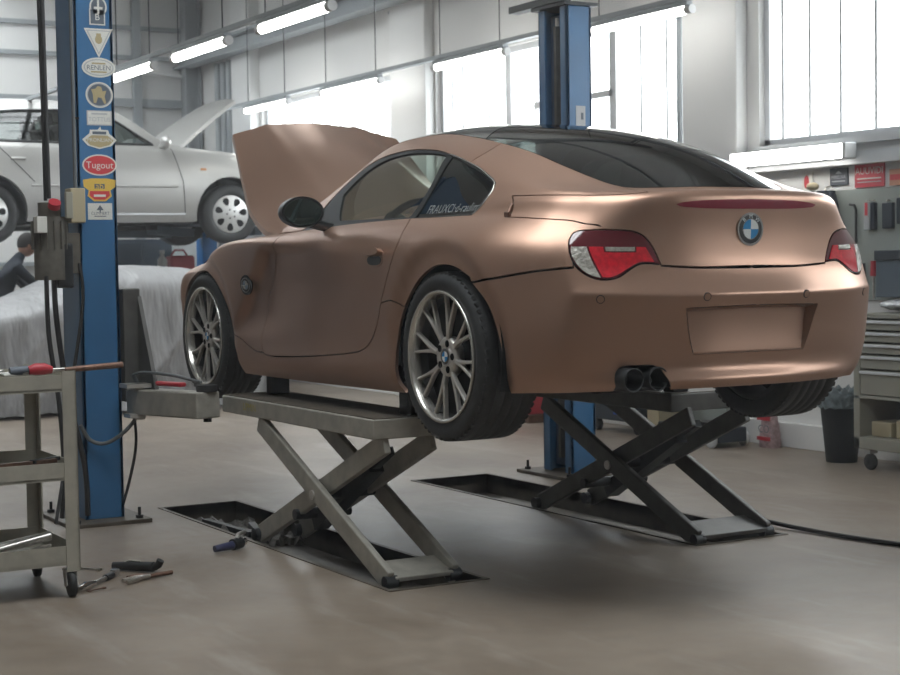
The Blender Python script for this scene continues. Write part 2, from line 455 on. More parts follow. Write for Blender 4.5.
for x in (-4, -.5, 3.7, 8.2, 11.8): mb.rng(x - .09, x + .09, WY, LY, CZ - .28, CZ)
struct('beam_1', mb, M['beam'])
# crane rail along the window wall
mb = MB(); mb.rng(BX, FX, WY + .12, WY + .30, 3.72, 3.75); mb.rng(BX, FX, WY + .195, WY + .225, 3.75, 3.90); mb.rng(BX, FX, WY + .12, WY + .30, 3.90, 3.93); mb.rng(BX, FX, WY, WY + .14, 3.8, 3.86)
struct('beam_2', mb, M['beam'])
# low ledge and conduit on the right wall
struct('baseboard_right', MB().rng(BX, FX, WY, WY + .05, 0, .165), M['wallgrey'], bevel=.006)
mb = MB(); mb.rng(BX, 3.34, WY, WY + .10, 1.855, 1.885); mb.rng(BX, 3.34, WY, WY + .05, 1.885, 1.94)
struct('trim_4', mb, M['frame'])
# wall pipes
for p, lab in (([(8.334, WY + .05, 1.0), (8.334, WY + .05, 3.50), (8.435 + .12, WY + .07, 3.68)], 'grey conduit pipe running up the wide wall pillar to the crane rail'),
               ([(4.1, WY + .06, 1.2), (4.1, WY + .06, CZ)], 'thin vertical pipe beside the white pillar by the large window')):
    o = MB().tube(catmull(p, 4), .022, 10).build('wall_pipe', M['beam']); tag(o, lab, 'pipe')
for k, x in enumerate((12.62, 12.8, 12.98)):
    o = MB().cyl((x, WY + .07, .2), (x, WY + .07, 3.7), .045, 12).build('wall_pipe', M['beam'])
    tag(o, ['vertical grey pipe closest to the far window, in the corner row of three', 'middle of three vertical grey pipes in the far corner', 'vertical grey pipe closest to the corner steel column'][k], 'pipe', 'pipes in the far corner')
o = MB().rng(13.2, 13.24, WY, WY + .03, 1, 3.7)
MB().cyl((FX - .12, -3.3, 3.62), (FX - .12, -2.2, 3.72), .03, 10).build('cross_pipe', M['white']).update_tag()
tag(bpy.data.objects['cross_pipe'], 'pale horizontal pipe reaching from the corner steel column', 'pipe')

# ------------------------------------------------------------------ ceiling lights
def light_fixture(x0, x1, y, z, label, w=.06, rods=True, group='fluorescent lights'):
    t = thing('ceiling_light', label, 'light', ((x0 + x1) / 2, y, z), 0, group)
    MB().rng(x0 + .03, x1 - .03, y - w * .45, y + w * .45, z + w * .42, z + w * .42 + .03).build('housing', M['beam'], t, .004)
    MB().tube([(x0 + .04, y, z), (x1 - .04, y, z)], w * .5, 14).build('light_tube', M['tube'], t)
    for x in (x0 + .03, x1 - .03):
        MB().cyl((x - .03, y, z), (x + .03, y, z), w * .51, 14).build('end_cap', M['fixture'], t)
    if rods:
        for x in (x0 + .12, x1 - .12): MB().cyl((x, y, z + w * .4), (x, y, CZ), .005, 6).build('hanging_rod', M['dark'], t)
    return t
for k, (a, b) in enumerate([(6.90, 7.95), (5.37, 6.5), (3.70, 4.85)]):
    light_fixture(a, b, -.5, 2.86, ['fluorescent light just right of the stickered blue post, lowest in its row', 'fluorescent light in the middle of the row by the stickered post', 'fluorescent light at the top edge, above the raised copper bonnet'][k], .066)
for k, (a, b) in enumerate([(9.9, 11.1), (7.86, 9.16), (5.69, 6.9), (3.35, 4.55)]):
    light_fixture(a, b, -3.0, 2.95, ['lit fluorescent light behind the open silver bonnet, by the far window', 'fluorescent light hanging before the far window, over the copper bonnet', 'fluorescent light hanging left of the unstickered blue post before the window', 'fluorescent light hanging right of the unstickered blue post before the window'][k], .06)
t = thing('ceiling_light', 'wide fluorescent light on the wall under the window, above the signs', 'light', (2.83, WY + .16, 1.93), 0, 'fluorescent lights')
MB().rng(2.27, 3.40, WY + .10, WY + .16, 1.90, 1.99).build('housing', M['fixture'], t, .006)
MB().rng(2.30, 3.37, WY + .15, WY + .205, 1.895, 1.985).build('light_tube', M['tube'], t, .015)
for x in (2.28, 3.385): MB().rng(x - .015, x + .015, WY + .10, WY + .20, 1.89, 1.99).build('end_cap', M['fixture'], t, .006)
mb = MB(); mb.rng(-.2, 12.2, -.52, -.48, 2.925, 2.955)
tag(mb.build('light_rail', M['beam']), 'long grey rail carrying the row of lights by the stickered post', 'rail')
mb = MB(); mb.rng(-.2, 12.2, -3.03, -2.97, 3.012, 3.045)
tag(mb.build('light_rail', M['beam']), 'long grey rail carrying the row of lights along the windows', 'rail')

# ------------------------------------------------------------------ surfaces of car bodies
def pchip(xk,yk,x):
    xk=np.asarray(xk,float);yk=np.asarray(yk,float);x=np.asarray(x,float)
    h=np.diff(xk);d=np.diff(yk)/h;m=np.zeros(len(xk))
    for i in range(1,len(xk)-1):
        # blend: catmull slopes limited
        s=(h[i]*d[i-1]+h[i-1]*d[i])/(h[i-1]+h[i])
        if d[i-1]*d[i]<=0: s=0 if abs(d[i-1])+abs(d[i])>1e-9 and False else s*.5
        else:
            lim=3*min(abs(d[i-1]),abs(d[i]))
            s=np.sign(s)*min(abs(s),lim)
        m[i]=s
    m[0]=1.5*d[0]-.5*m[1];m[-1]=1.5*d[-1]-.5*m[-2]
    i=np.clip(np.searchsorted(xk,x,side='right')-1,0,len(xk)-2)
    t=(x-xk[i])/h[i]
    return ((2*t**3-3*t**2+1)*yk[i]+(t**3-2*t**2+t)*h[i]*m[i]+(-2*t**3+3*t**2)*yk[i+1]+(t**3-t**2)*h[i]*m[i+1])
# dome: centre profile and black boundary
ZC=np.array([(-.80,.53),(-.66,.592),(-.60,.625),(-.45,.700),(-.3,.765),(-.1,.832),(.1,.880),(.35,.920),(.6,.946),(.8,.958),(1.0,.957),(1.15,.935),(1.4,.815),(1.65,.66),(1.85,.555),(2.0,.48)])
def zc(x): return pchip(ZC[:,0],ZC[:,1],x)
# crown drop at y=.5
KD=np.array([(-.8,.10),(-.6,.115),(-.3,.118),(0,.105),(.4,.09),(.8,.08),(1.1,.075),(1.5,.07),(2.,.06)])
def dome(x,y):
    k=pchip(KD[:,0],KD[:,1],x)
    a=np.abs(np.asarray(y,float))
    return zc(x)-k*(a/.5)**2.3
# rows: keys (col, x, y, z)
ROWS=[
 # B0 bottom edge
 [(0,3.13,0,-.17),(1,3.05,.45,-.17),(2,2.88,0.75,-0.17),(3,2.55,.79,-.16),(4,2.2,.815,-.168),(6,1.5,.81,-.172),(8,.7,.81,-.168),(9,.35,.82,-.163),(10,0,.835,-.145),(11,-.25,.83,-.128),(12,-0.44,0.755,-0.118),(13,-0.545,0.68,-0.115),(14,-0.605,0.59,-0.112),(15,-0.67,0.48,-.11),(16,-0.715,0.33,-.11),(17,-.74,.17,-.11),(18,-.745,0,-.11)],
 # B1
 [(0,3.16,0,-.13),(1,3.09,.46,-.13),(2,2.92,0.775,-0.13),(3,2.57,0.832,-0.12),(4,2.2,.84,-.125),(6,1.5,.84,-.13),(8,.7,.84,-.125),(9,.35,.85,-.12),(10,0,.86,-.11),(11,-.25,.855,-.10),(12,-0.45,0.77,-0.09),(13,-0.565,0.69,-0.086),(14,-0.63,0.6,-0.083),(15,-0.7,0.485,-.08),(16,-0.745,0.33,-.08),(17,-.772,.17,-.08),(18,-.776,0,-.08)],
 # B2
 [(0,3.16,0,-.05),(1,3.09,.46,-.05),(2,2.92,0.785,-0.05),(3,2.57,0.847,-0.05),(4,2.2,.85,-.055),(6,1.5,.848,-.06),(8,.7,.848,-.055),(9,.35,.86,-.05),(10,0,.872,-.045),(11,-.25,.868,-.045),(12,-0.455,0.798,-0.045),(13,-0.565,0.718,-0.045),(14,-0.618,0.628,-0.045),(15,-0.671,0.49,-0.04),(16,-0.714,0.33,-0.04),(17,-0.738,0.17,-0.04),(18,-0.741,0,-0.04)],
 # B3
 [(0,3.17,0,.03),(1,3.10,.46,.03),(2,2.93,0.79,0.03),(3,2.58,0.857,0.04),(4,2.22,.855,.02),(5,1.85,.835,.0),(6,1.5,.828,-.005),(8,.7,.835,.0),(9,.35,.86,.03),(10,0,.88,.03),(11,-.25,.875,.03),(12,-0.455,0.808,0.025),(13,-0.57,0.733,0.02),(14,-0.629,0.654,0.02),(15,-0.691,0.5,0.02),(16,-0.731,0.335,0.02),(17,-0.754,0.17,0.02),(18,-0.758,0,0.02)],
 # B4
 [(0,3.18,0,.13),(1,3.11,.46,.13),(2,2.94,0.795,0.13),(3,2.59,0.867,0.15),(4,2.22,.862,.14),(5,1.85,.838,.13),(6,1.5,.832,.12),(8,.7,.842,.13),(9,.35,.868,.14),(10,0,.888,.15),(11,-.25,.882,.14),(12,-0.455,0.816,0.13),(13,-0.572,0.743,0.12),(14,-0.637,0.674,0.12),(15,-0.698,0.52,0.115),(16,-0.742,0.34,0.115),(17,-0.767,0.175,0.115),(18,-0.77,0,0.115)],
 # B5a
 [(0,3.18,0,.2),(1,3.11,.46,.2),(2,2.94,0.795,0.21),(3,2.59,0.872,0.24),(4,2.2,.862,.24),(5,1.85,.845,.24),(6,1.5,.842,.24),(8,.7,.852,.24),(9,.35,.872,.245),(10,0,.892,.25),(11,-.25,.888,.245),(12,-0.455,0.808,0.237),(13,-0.573,0.729,0.23),(14,-0.651,0.683,0.237),(15,-0.731,0.53,0.23),(16,-0.775,0.345,0.227),(17,-0.8,0.175,0.227),(18,-0.803,0,0.227)],
 # B5b
 [(0,3.17,0,.26),(1,3.10,.46,.26),(2,2.94,0.79,0.27),(3,2.59,0.87,0.3),(4,2.2,.862,.33),(5,1.85,.853,.34),(6,1.5,.852,.335),(8,.7,.858,.32),(9,.35,.875,.315),(10,0,.892,.31),(11,-.25,.887,.29),(12,-0.455,0.806,0.262),(13,-0.57,0.726,0.25),(14,-0.648,0.678,0.24),(15,-0.728,0.53,0.233),(16,-0.772,0.345,0.23),(17,-0.797,0.175,0.23),(18,-0.8,0,0.23)],
 # B6
 [(0,3.12,0,.32),(1,3.06,.45,.32),(2,2.91,0.775,0.32),(3,2.59,0.857,0.345),(4,2.2,0.862,0.44),(5,1.85,0.864,0.443),(6,1.5,0.864,0.425),(8,0.7,0.864,0.39),(9,.35,.876,.38),(10,0,.888,.375),(11,-.25,.878,.36),(12,-0.45,0.808,0.34),(13,-0.555,0.73,0.33),(14,-0.617,0.673,0.325),(15,-0.69,0.52,.315),(16,-0.732,0.34,.312),(17,-.75,.175,.312),(18,-.753,0,.312)],
 # B7
 [(0,3.05,0,.355),(1,2.99,.43,.355),(2,2.85,0.71,0.36),(3,2.58,.80,.385),(4,2.2,0.852,0.464),(5,1.85,0.858,0.471),(6,1.5,0.86,0.455),(7,1.1,0.858,0.437),(8,.7,.858,.43),(9,.35,.868,.43),(10,0,.87,.432),(11,-.25,.85,.43),(12,-0.44,0.783,0.42),(13,-0.54,0.715,0.41),(14,-0.6,0.663,0.4),(15,-0.682,0.52,.39),(16,-0.728,0.34,.388),(17,-.745,.175,.388),(18,-.748,0,.388)],
 # B8
 [(0,2.95,0,.375),(1,2.9,.40,.375),(2,2.77,.63,.38),(3,2.56,.745,.40),(4,2.2,0.82,0.474),(5,1.85,0.836,0.487),(6,1.5,0.84,0.485),(7,1.1,.838,.485),(8,.7,.838,.487),(9,.35,.835,.490),(10,0,.815,.495),(11,-.25,.785,.495),(12,-0.42,0.718,0.485),(13,-0.52,0.658,0.475),(14,-0.585,0.618,0.468),(15,-0.675,0.505,.465),(16,-0.725,0.335,.468),(17,-.743,.175,.47),(18,-.747,0,.47)],
 # B9a
 [(0,2.9,0,.385),(1,2.86,.38,.385),(2,2.74,.58,.388),(3,2.53,.69,.41),(4,2.2,.745,.475),(5,1.85,.77,.495),(6,1.5,.785,.508),(7,1.1,.785,.517),(8,.7,.783,.522),(9,.35,.775,.525),(10,0,.752,.527),(11,-0.25,0.715,0.53),(12,-0.43,0.663,0.529),(13,-0.535,0.608,0.528),(14,-0.605,0.563,0.528),(15,-0.695,0.465,0.537),(16,-.738,.335,.550),(17,-.754,.17,.556),(18,-.758,0,.558)],
 # B9b
 [(0,2.88,0,.387),(1,2.84,.37,.388),(2,2.72,.56,.392),(3,2.51,.665,.415),(4,2.2,.72,.48),(5,1.85,.745,.50),(6,1.5,.763,.518),(7,1.1,.765,.528),(8,.7,.763,.533),(9,.35,.753,.538),(10,0,.730,.550),(11,-0.25,0.698,0.57),(12,-0.42,0.648,0.575),(13,-0.525,0.593,0.574),(14,-0.6,0.548,0.574),(15,-0.692,0.45,0.578),(16,-.736,.33,.587),(17,-.752,.17,.591),(18,-.756,0,.593)],
 # B10
 [(0,2.85,0,.39),(1,2.81,.35,.392),(2,2.69,.53,.397),(3,2.48,.63,.42),(4,2.2,.69,.485),(5,1.85,.72,.51),(6,1.5,.745,.54),(7,1.1,.745,.56),(8,.7,.742,.568),(9,.35,.732,.573),(10,0,.708,.583),(11,-0.24,0.678,0.592),(12,-0.4,0.628,0.594),(13,-0.5,0.571,0.594),(14,-0.57,0.523,0.594),(15,-0.655,0.435,0.597),(16,-.70,.32,.602),(17,-.718,.165,.605),(18,-.722,0,.606)],
 # B11
 [(0,2.8,0,.395),(1,2.76,.32,.397),(2,2.65,.49,.405),(3,2.45,.59,.43),(4,2.17,.66,.487),(5,1.85,.705,.518),(6,1.5,.70,.60),(7,1.1,.675,.67),(8,.7,.66,.69),(9,.35,.668,.675),(10,.05,.668,.64),(11,-.19,.652,.622),(12,-.345,.630,.613),(13,-.44,.595,.606),(14,-.51,.55,.602),(15,-.60,.44,.601),(16,-.65,.305,.602),(17,-.67,.16,.603),(18,-.675,0,.604)],
 # B12
 [(0,2.75,0,.40),(1,2.71,.30,.403),(2,2.60,.46,.412),(3,2.42,.56,.44),(4,2.15,.64,.488),(5,1.83,.69,.53),(6,1.5,.655,.645),(7,1.1,.598,.790),(8,.72,.575,.836),(9,.38,.592,.800),(10,.12,.612,.735),(11,-.10,.610,.680),(12,-.25,.595,.647),(13,-.35,.565,.628),(14,-.425,.525,.617),(15,-.535,.42,.605),(16,-.60,.29,.602),(17,-.63,.15,.602),(18,-.637,0,.602)],
]
# boundary row B13: (col,x,y) z from dome
B13=[(0,2.7,0),(1,2.66,.28),(2,2.56,.43),(3,2.38,.53),(4,2.13,.61),(5,1.82,.65),(6,1.5,.58),(7,1.12,.475),(8,.78,.41),(9,.45,.432),(10,.19,.447),(11,-.015,.447),(12,-.16,.444),(13,-.27,.434),(14,-.36,.42),(15,-.46,.392),(16,-.53,.335),(17,-.59,.20),(18,-.615,0)]
NC=19
def rows_at(u):
    out=[]
    for R in ROWS:
        R=np.array(R,float)
        out.append(np.stack([pchip(R[:,0],R[:,k],u) for k in (1,2,3)],-1))
    R=np.array(B13,float)
    x=pchip(R[:,0],R[:,1],u);y=pchip(R[:,0],R[:,2],u)
    zf=pchip([0,1,2,3,4,5],[.41,.412,.425,.455,.495,.56],u)
    zd=dome(x,y)
    w=np.clip(u-4,0,1);z=np.where(u<4,zf,np.where(u<5,(1-w)*zf+w*zd,zd))
    out.append(np.stack([x,y,z],-1))
    return np.array(out)   # rows,u,3
NV=len(ROWS)+1
def bspline_rows(P,v):
    """P (rows,n,3); clamped cubic b-spline in row direction, v in [0,rows-1]"""
    n=P.shape[0]
    Q=np.concatenate([2*P[:1]-P[1:2],P,2*P[-1:]-P[-2:-1]],0)
    i=np.clip(np.floor(v).astype(int),0,n-2);t=v-i
    B=[(1-t)**3/6,(3*t**3-6*t**2+4)/6,(-3*t**3+3*t**2+3*t+1)/6,t**3/6]
    return B,i,Q
NU=int(18*18)+1;NVS=int((NV-1)*10)+1
def sstep(a): 
    a=np.clip(a,0,1);return a*a*(3-2*a)
def displace(T):
    x,z=T[...,0],T[...,2]
    d=np.zeros_like(x)
    side=(T[...,1]>.6)
    # flared lips around the wheel openings
    for hx,hz,R in ((.0,.025,.435),(2.495,.015,.425)):
        r=np.hypot(x-hx,z-hz)
        d-=np.where(side,.024*sstep((R-r)/.08)*sstep((z+.17)/.08),0)
    # diagonal side crease behind the front wheel
    s=(1.72+(.44-z)*.92)-x
    env=sstep((z-.0)/.12)*sstep((.455-z)/.05)
    d-=np.where(side&(s>-.02)&(s<.8),.036*sstep((s+.015)/.04)*(1-sstep(s/.8))*env,0)
    # crease along the door with a hollow flank under it
    t=(.463-.06*np.clip((1.75-x)/.9,0,1.3))-z
    amp=sstep((x-.62)/.55)*(1-sstep((x-1.70)/.14))
    d-=np.where(side&(t>0),amp*.017*np.clip(t/.16,0,1)*(1-sstep((t-.16)/.30)),0)
    T[...,1]+=d
    return T
def table():
    u=np.linspace(0,18,NU)
    P=rows_at(u)
    # smooth rows slightly along u
    for _ in range(6):
        P2=P.copy();P2[:,1:-1]=.25*P[:,:-2]+.5*P[:,1:-1]+.25*P[:,2:];P=P2
    P[:,0,1]=0;P[:,-1,1]=0
    v=np.linspace(0,NV-1,NVS)
    B,i,Q=bspline_rows(P,v)
    T=sum(B[k][:,None,None]*Q[i+k] for k in range(4))
    T=np.transpose(T,(1,0,2)).copy()
    return displace(T)   # u,v,3

PAN={
 'door':[(5.8,7.82),(5.62,6.56),(5.46,5.71),(5.24,4.58),(5.19,3.38),(5.23,2.63),(5.32,2.11),(5.4,1.97),(5.7,1.92),(6.42,2.1),(7.17,2.39),(7.65,2.61),(7.89,2.76),(8.1,3.04),(8.29,3.47),(8.43,3.95),(8.56,4.58),(8.71,5.37),(8.88,6.45),(9.02,7.91),(9.0,9.0),(8.82,10.4),(8.8,10.75),(8.3,10.78),(7.77,10.74),(7.4,10.62),(7.04,10.46),(6.75,10.3),(6.45,10.15),(6.1,10.05),(5.88,9.9),(5.86,9.0)],
 'quarter_panel':[(8.56,4.58),(8.71,5.37),(8.88,6.45),(9.02,7.91),(9.0,9.0),(8.82,10.4),(8.8,10.75),(9.46,10.42),(9.9,10.3),(10.13,10.22),(10.2,11.2),(10.26,11.99),(10.41,12.81),(10.48,13.27),(10.36,13.51),(9.94,13.82),(9.58,13.88),(9.75,14.4),(9.85,15.0),(10.5,15.0),(11.2,15.0),(12.0,15.0),(13.0,15.0),(14.0,15.0),(14.6,15.0),(15.3,15.0),(15.35,13.4),(15.3,11.62),(14.53,11.51),(13.4,11.65),(12.34,11.84),(11.6,12.0),(10.92,12.15),(11.0,11.2),(11.14,9.63),(11.99,9.5),(13.05,9.42),(14.0,9.25),(14.37,9.15),(14.55,8.95),(13.89,8.88),(13.66,8.73),(13.62,8.35),(13.75,7.87),(13.92,7.32),(13.91,7.09),(13.31,7.02),(12.74,6.89),(12.31,6.77),(11.83,6.52),(11.44,6.2),(10.88,5.75),(10.83,6.05),(10.44,6.47),(10.11,6.57),(9.83,6.42),(9.53,5.81),(9.27,5.02),(9.08,4.4),(8.86,4.67)],
 'roof_rail':[(9.58,13.88),(9.41,13.92),(8.9,14.0),(8.59,14.05),(8.17,14.09),(7.65,14.19),(7.2,14.25),(6.84,14.17),(6.69,13.9),(6.5,13.3),(6.35,12.4),(6.25,11.3),(6.2,10.2),(5.9,10.1),(5.5,10.5),(5.2,12.5),(5.15,15.0),(6.0,15.0),(7.0,15.0),(8.0,15.0),(9.0,15.0),(9.85,15.0),(9.75,14.4)],
 'front_fender':[(4.23,3.02),(4.1,3.93),(3.87,4.77),(3.58,5.71),(3.3,6.35),(3.0,6.6),(2.74,5.94),(2.47,4.81),(2.31,3.94),(2.15,5.2),(1.9,7.5),(2.0,9.5),(2.6,10.3),(3.5,10.4),(4.5,10.3),(5.3,10.1),(5.88,9.9),(5.86,9.0),(5.8,7.82),(5.62,6.56),(5.46,5.71),(5.24,4.58),(5.19,3.38),(5.23,2.63),(5.32,2.11),(5.06,2.16),(4.78,2.5),(4.53,2.85)],
 'rocker_panel':[(4.23,3.02),(4.53,2.85),(4.78,2.5),(5.06,2.16),(5.32,2.11),(5.4,1.97),(5.7,1.92),(6.42,2.1),(7.17,2.39),(7.65,2.61),(7.89,2.76),(8.1,3.04),(8.29,3.47),(8.43,3.95),(8.56,4.58),(8.86,4.67),(9.08,4.4),(8.98,3.92),(8.91,3.37),(8.86,2.6),(8.86,1.2),(8.95,0.0),(8.0,0.0),(7.0,0.0),(6.0,0.0),(5.0,0.0),(4.5,0.0),(4.4,1.3),(4.38,1.88)],
 'front_bumper':[(0.0,0.0),(1.0,0.0),(2.1,0.0),(2.2,2.5),(2.31,3.94),(2.15,5.2),(1.9,7.5),(2.0,9.5),(1.0,10.0),(0.0,10.2)],
 'window_trim':[(6.45,10.15),(6.75,10.3),(7.04,10.46),(7.4,10.62),(7.77,10.74),(8.3,10.78),(8.8,10.75),(9.46,10.42),(9.9,10.3),(10.13,10.22),(10.2,11.2),(10.26,11.99),(10.41,12.81),(10.48,13.27),(10.36,13.51),(9.94,13.82),(9.58,13.88),(9.41,13.92),(8.9,14.0),(8.59,14.05),(8.17,14.09),(7.65,14.19),(7.2,14.25),(6.84,14.17),(6.69,13.9),(6.5,13.3),(6.35,12.4),(6.25,11.3),(6.2,10.2)],
 'door_glass':[(7.05,11.48),(6.74,13.07),(6.83,13.42),(7.02,13.78),(7.34,13.99),(7.74,13.99),(8.25,13.94),(8.65,13.94),(8.84,13.9),(8.84,12.84),(8.73,11.01)],
 'quarter_glass':[(8.88,10.9),(8.95,13.02),(9.01,13.9),(9.47,13.8),(9.98,13.68),(10.31,13.42),(10.39,13.25),(10.33,12.84),(10.17,11.93),(10.08,10.61)],
 'trunk_lid':[(18.0,7.2),(16.67,7.17),(15.76,7.27),(15.67,7.8),(15.55,8.3),(15.38,8.67),(15.11,8.87),(14.54,8.96),(14.45,9.0),(14.37,9.15),(14.0,9.25),(13.05,9.42),(11.99,9.5),(11.14,9.63),(11.0,11.2),(10.92,12.15),(11.6,12.0),(12.34,11.84),(13.4,11.65),(14.53,11.51),(15.3,11.62),(15.35,13.4),(15.3,15.0),(16.2,15.0),(17.1,15.0),(18.0,15.0)],
 'lamp':[(14.55,8.95),(13.89,8.88),(13.66,8.73),(13.62,8.35),(13.75,7.87),(13.92,7.32),(14.21,6.8),(14.48,6.6),(14.71,6.62),(14.91,6.77),(15.17,7.15),(15.34,7.34),(15.54,7.36),(15.76,7.31),(15.67,7.8),(15.55,8.3),(15.38,8.67),(15.11,8.87)],
 'lens_clear':[(13.81,8.02),(14.25,8.07),(14.52,6.67),(14.36,6.75),(14.15,6.98),(13.95,7.42),(13.84,7.74)],
 'lens_red':[(14.3,8.07),(14.6,8.1),(14.63,7.84),(15.27,7.87),(15.27,8.12),(15.45,8.12),(15.62,7.43),(15.34,7.43),(15.13,7.2),(14.88,6.86),(14.71,6.71),(14.56,6.7)],
 'lens_strip':[(14.64,8.1),(15.24,8.12),(15.24,7.93),(14.66,7.9)],
 'brake':[(18.0,10.33),(17.57,10.31),(17.05,10.3),(16.66,10.27),(16.29,10.2),(16.06,10.09),(16.17,9.94),(16.68,9.81),(17.19,9.76),(18.0,9.74)],
 'plateL':[(16.22,4.61),(16.33,3.79),(16.48,2.87)],
 'notch':[(14.56,0.3),(14.62,1.53),(14.71,2.02),(14.84,2.27),(15.17,2.31),(15.53,2.29),(15.71,2.01),(15.77,1.54),(15.9,0.38)],
 'sensors':[(14.47,5.06),(16.67,5.23),(13.7,5.9)],
 'badge':[(18.0,8.85)],
 'emblem':[(4.82,5.24)],
 'handle':[(8.46,7.01)],
 'fuel':[(10.35,8.09)],
 'rear_bumper_up':[(18.0,7.1),(16.67,7.13),(15.76,7.24),(15.76,7.31),(15.54,7.36),(15.34,7.34),(15.17,7.15),(14.91,6.77),(14.71,6.62),(14.48,6.6),(14.21,6.8),(13.91,7.25),(13.91,7.05),(13.31,6.97),(12.74,6.86),(12.31,6.73),(11.83,6.47),(11.44,6.14),(10.9,5.7),(11.29,4.58),(11.42,3.93),(11.51,3.05),(11.54,1.62),(11.53,1.0),(11.55,0.0)],
}

class Surf:
    """sampled patch: pos(u,v), normal(u,v)"""
    def __init__(s, T, umax, vmax, su, sv, du, dv):
        s.T = T; s.nu, s.nv = T.shape[:2]; s.umax = umax; s.vmax = vmax; s.su = su; s.sv = sv; s.du = du; s.dv = dv
    def pos(s, q):
        q = np.asarray(q, float)
        a = np.clip(q[:, 0] / s.umax, 0, 1) * (s.nu - 1); b = np.clip(q[:, 1] / s.vmax, 0, 1) * (s.nv - 1)
        i = np.minimum(a.astype(int), s.nu - 2); j = np.minimum(b.astype(int), s.nv - 2)
        f = (a - i)[:, None]; g = (b - j)[:, None]; T = s.T
        return T[i, j] * (1 - f) * (1 - g) + T[i + 1, j] * f * (1 - g) + T[i, j + 1] * (1 - f) * g + T[i + 1, j + 1] * f * g
    def jac(s, q):
        q = np.asarray(q, float); eu = s.umax / (s.nu - 1) * 1.5; ev = s.vmax / (s.nv - 1) * 1.5
        A = q.copy(); B = q.copy(); A[:, 0] = np.clip(A[:, 0] + eu, 0, s.umax); B[:, 0] = np.clip(B[:, 0] - eu, 0, s.umax)
        du = (s.pos(A) - s.pos(B)) / (A[:, :1] - B[:, :1])
        A = q.copy(); B = q.copy(); A[:, 1] = np.clip(A[:, 1] + ev, 0, s.vmax); B[:, 1] = np.clip(B[:, 1] - ev, 0, s.vmax)
        dv = (s.pos(A) - s.pos(B)) / (A[:, 1:] - B[:, 1:])
        return du, dv
    def normal(s, q):
        du, dv = s.jac(q); n = np.cross(du, dv)
        return n / (np.linalg.norm(n, axis=1)[:, None] + 1e-12)
class Dome(Surf):
    def __init__(s, fn): s.fn = fn; s.su = s.sv = 1.; s.du = .05; s.dv = .04
    def pos(s, q): q = np.asarray(q, float); return np.stack([q[:, 0], q[:, 1], s.fn(q[:, 0], q[:, 1])], 1)
    def jac(s, q):
        q = np.asarray(q, float); e = 2e-3
        du = (s.pos(q + [e, 0]) - s.pos(q - [e, 0])) / (2 * e); dv = (s.pos(q + [0, e]) - s.pos(q - [0, e])) / (2 * e)
        return du, dv

def inside(P, poly):
    x, y = P[:, 0], P[:, 1]; c = np.zeros(len(P), bool); n = len(poly)
    for i in range(n):
        x0, y0 = poly[i]; x1, y1 = poly[i - 1]
        if y0 == y1: continue
        m = ((y0 > y) != (y1 > y)) & (x < (x1 - x0) * (y - y0) / (y1 - y0) + x0); c ^= m
    return c
def edge_dist(P, poly):
    d = np.full(len(P), 1e9); n = len(poly)
    for i in range(n):
        a = poly[i]; b = poly[(i + 1) % n]; e = b - a; L = (e * e).sum()
        if L < 1e-14: continue
        t = np.clip(((P - a) @ e) / L, 0, 1); d = np.minimum(d, np.linalg.norm(P - a - t[:, None] * e, axis=1))
    return d
def densify(poly, sc, step, closed=True, smooth=True):
    P = np.asarray(poly, float); n = len(P); out = []
    for i in range(n):
        p1 = P[i]; p2 = P[(i + 1) % n]; p0 = P[i - 1]; p3 = P[(i + 2) % n]
        L = np.linalg.norm((p2 - p1) * sc); k = max(1, int(math.ceil(L / step)))
        def corner(a, b, c):
            d1 = (b - a) * sc; d2 = (c - b) * sc; l1 = np.linalg.norm(d1); l2 = np.linalg.norm(d2)
            return l1 < 1e-9 or l2 < 1e-9 or (d1 @ d2) / (l1 * l2) < .80
        h1 = (p2 - p1) if corner(p0, p1, p2) else (p2 - p0) * (L / (np.linalg.norm((p2 - p1) * sc) + np.linalg.norm((p1 - p0) * sc)))
        h2 = (p2 - p1) if corner(p1, p2, p3) else (p3 - p1) * (L / (np.linalg.norm((p2 - p1) * sc) + np.linalg.norm((p3 - p2) * sc)))
        for q in range(k):
            t = q / k
            if smooth and k > 1:
                out.append((2 * t**3 - 3 * t**2 + 1) * p1 + (t**3 - 2 * t**2 + t) * h1 + (-2 * t**3 + 3 * t**2) * p2 + (t**3 - t**2) * h2)
            else: out.append(p1 + (p2 - p1) * t)
    return np.array(out)
def area2(P): return .5 * np.sum(P[:, 0] * np.roll(P[:, 1], -1) - np.roll(P[:, 0], -1) * P[:, 1])
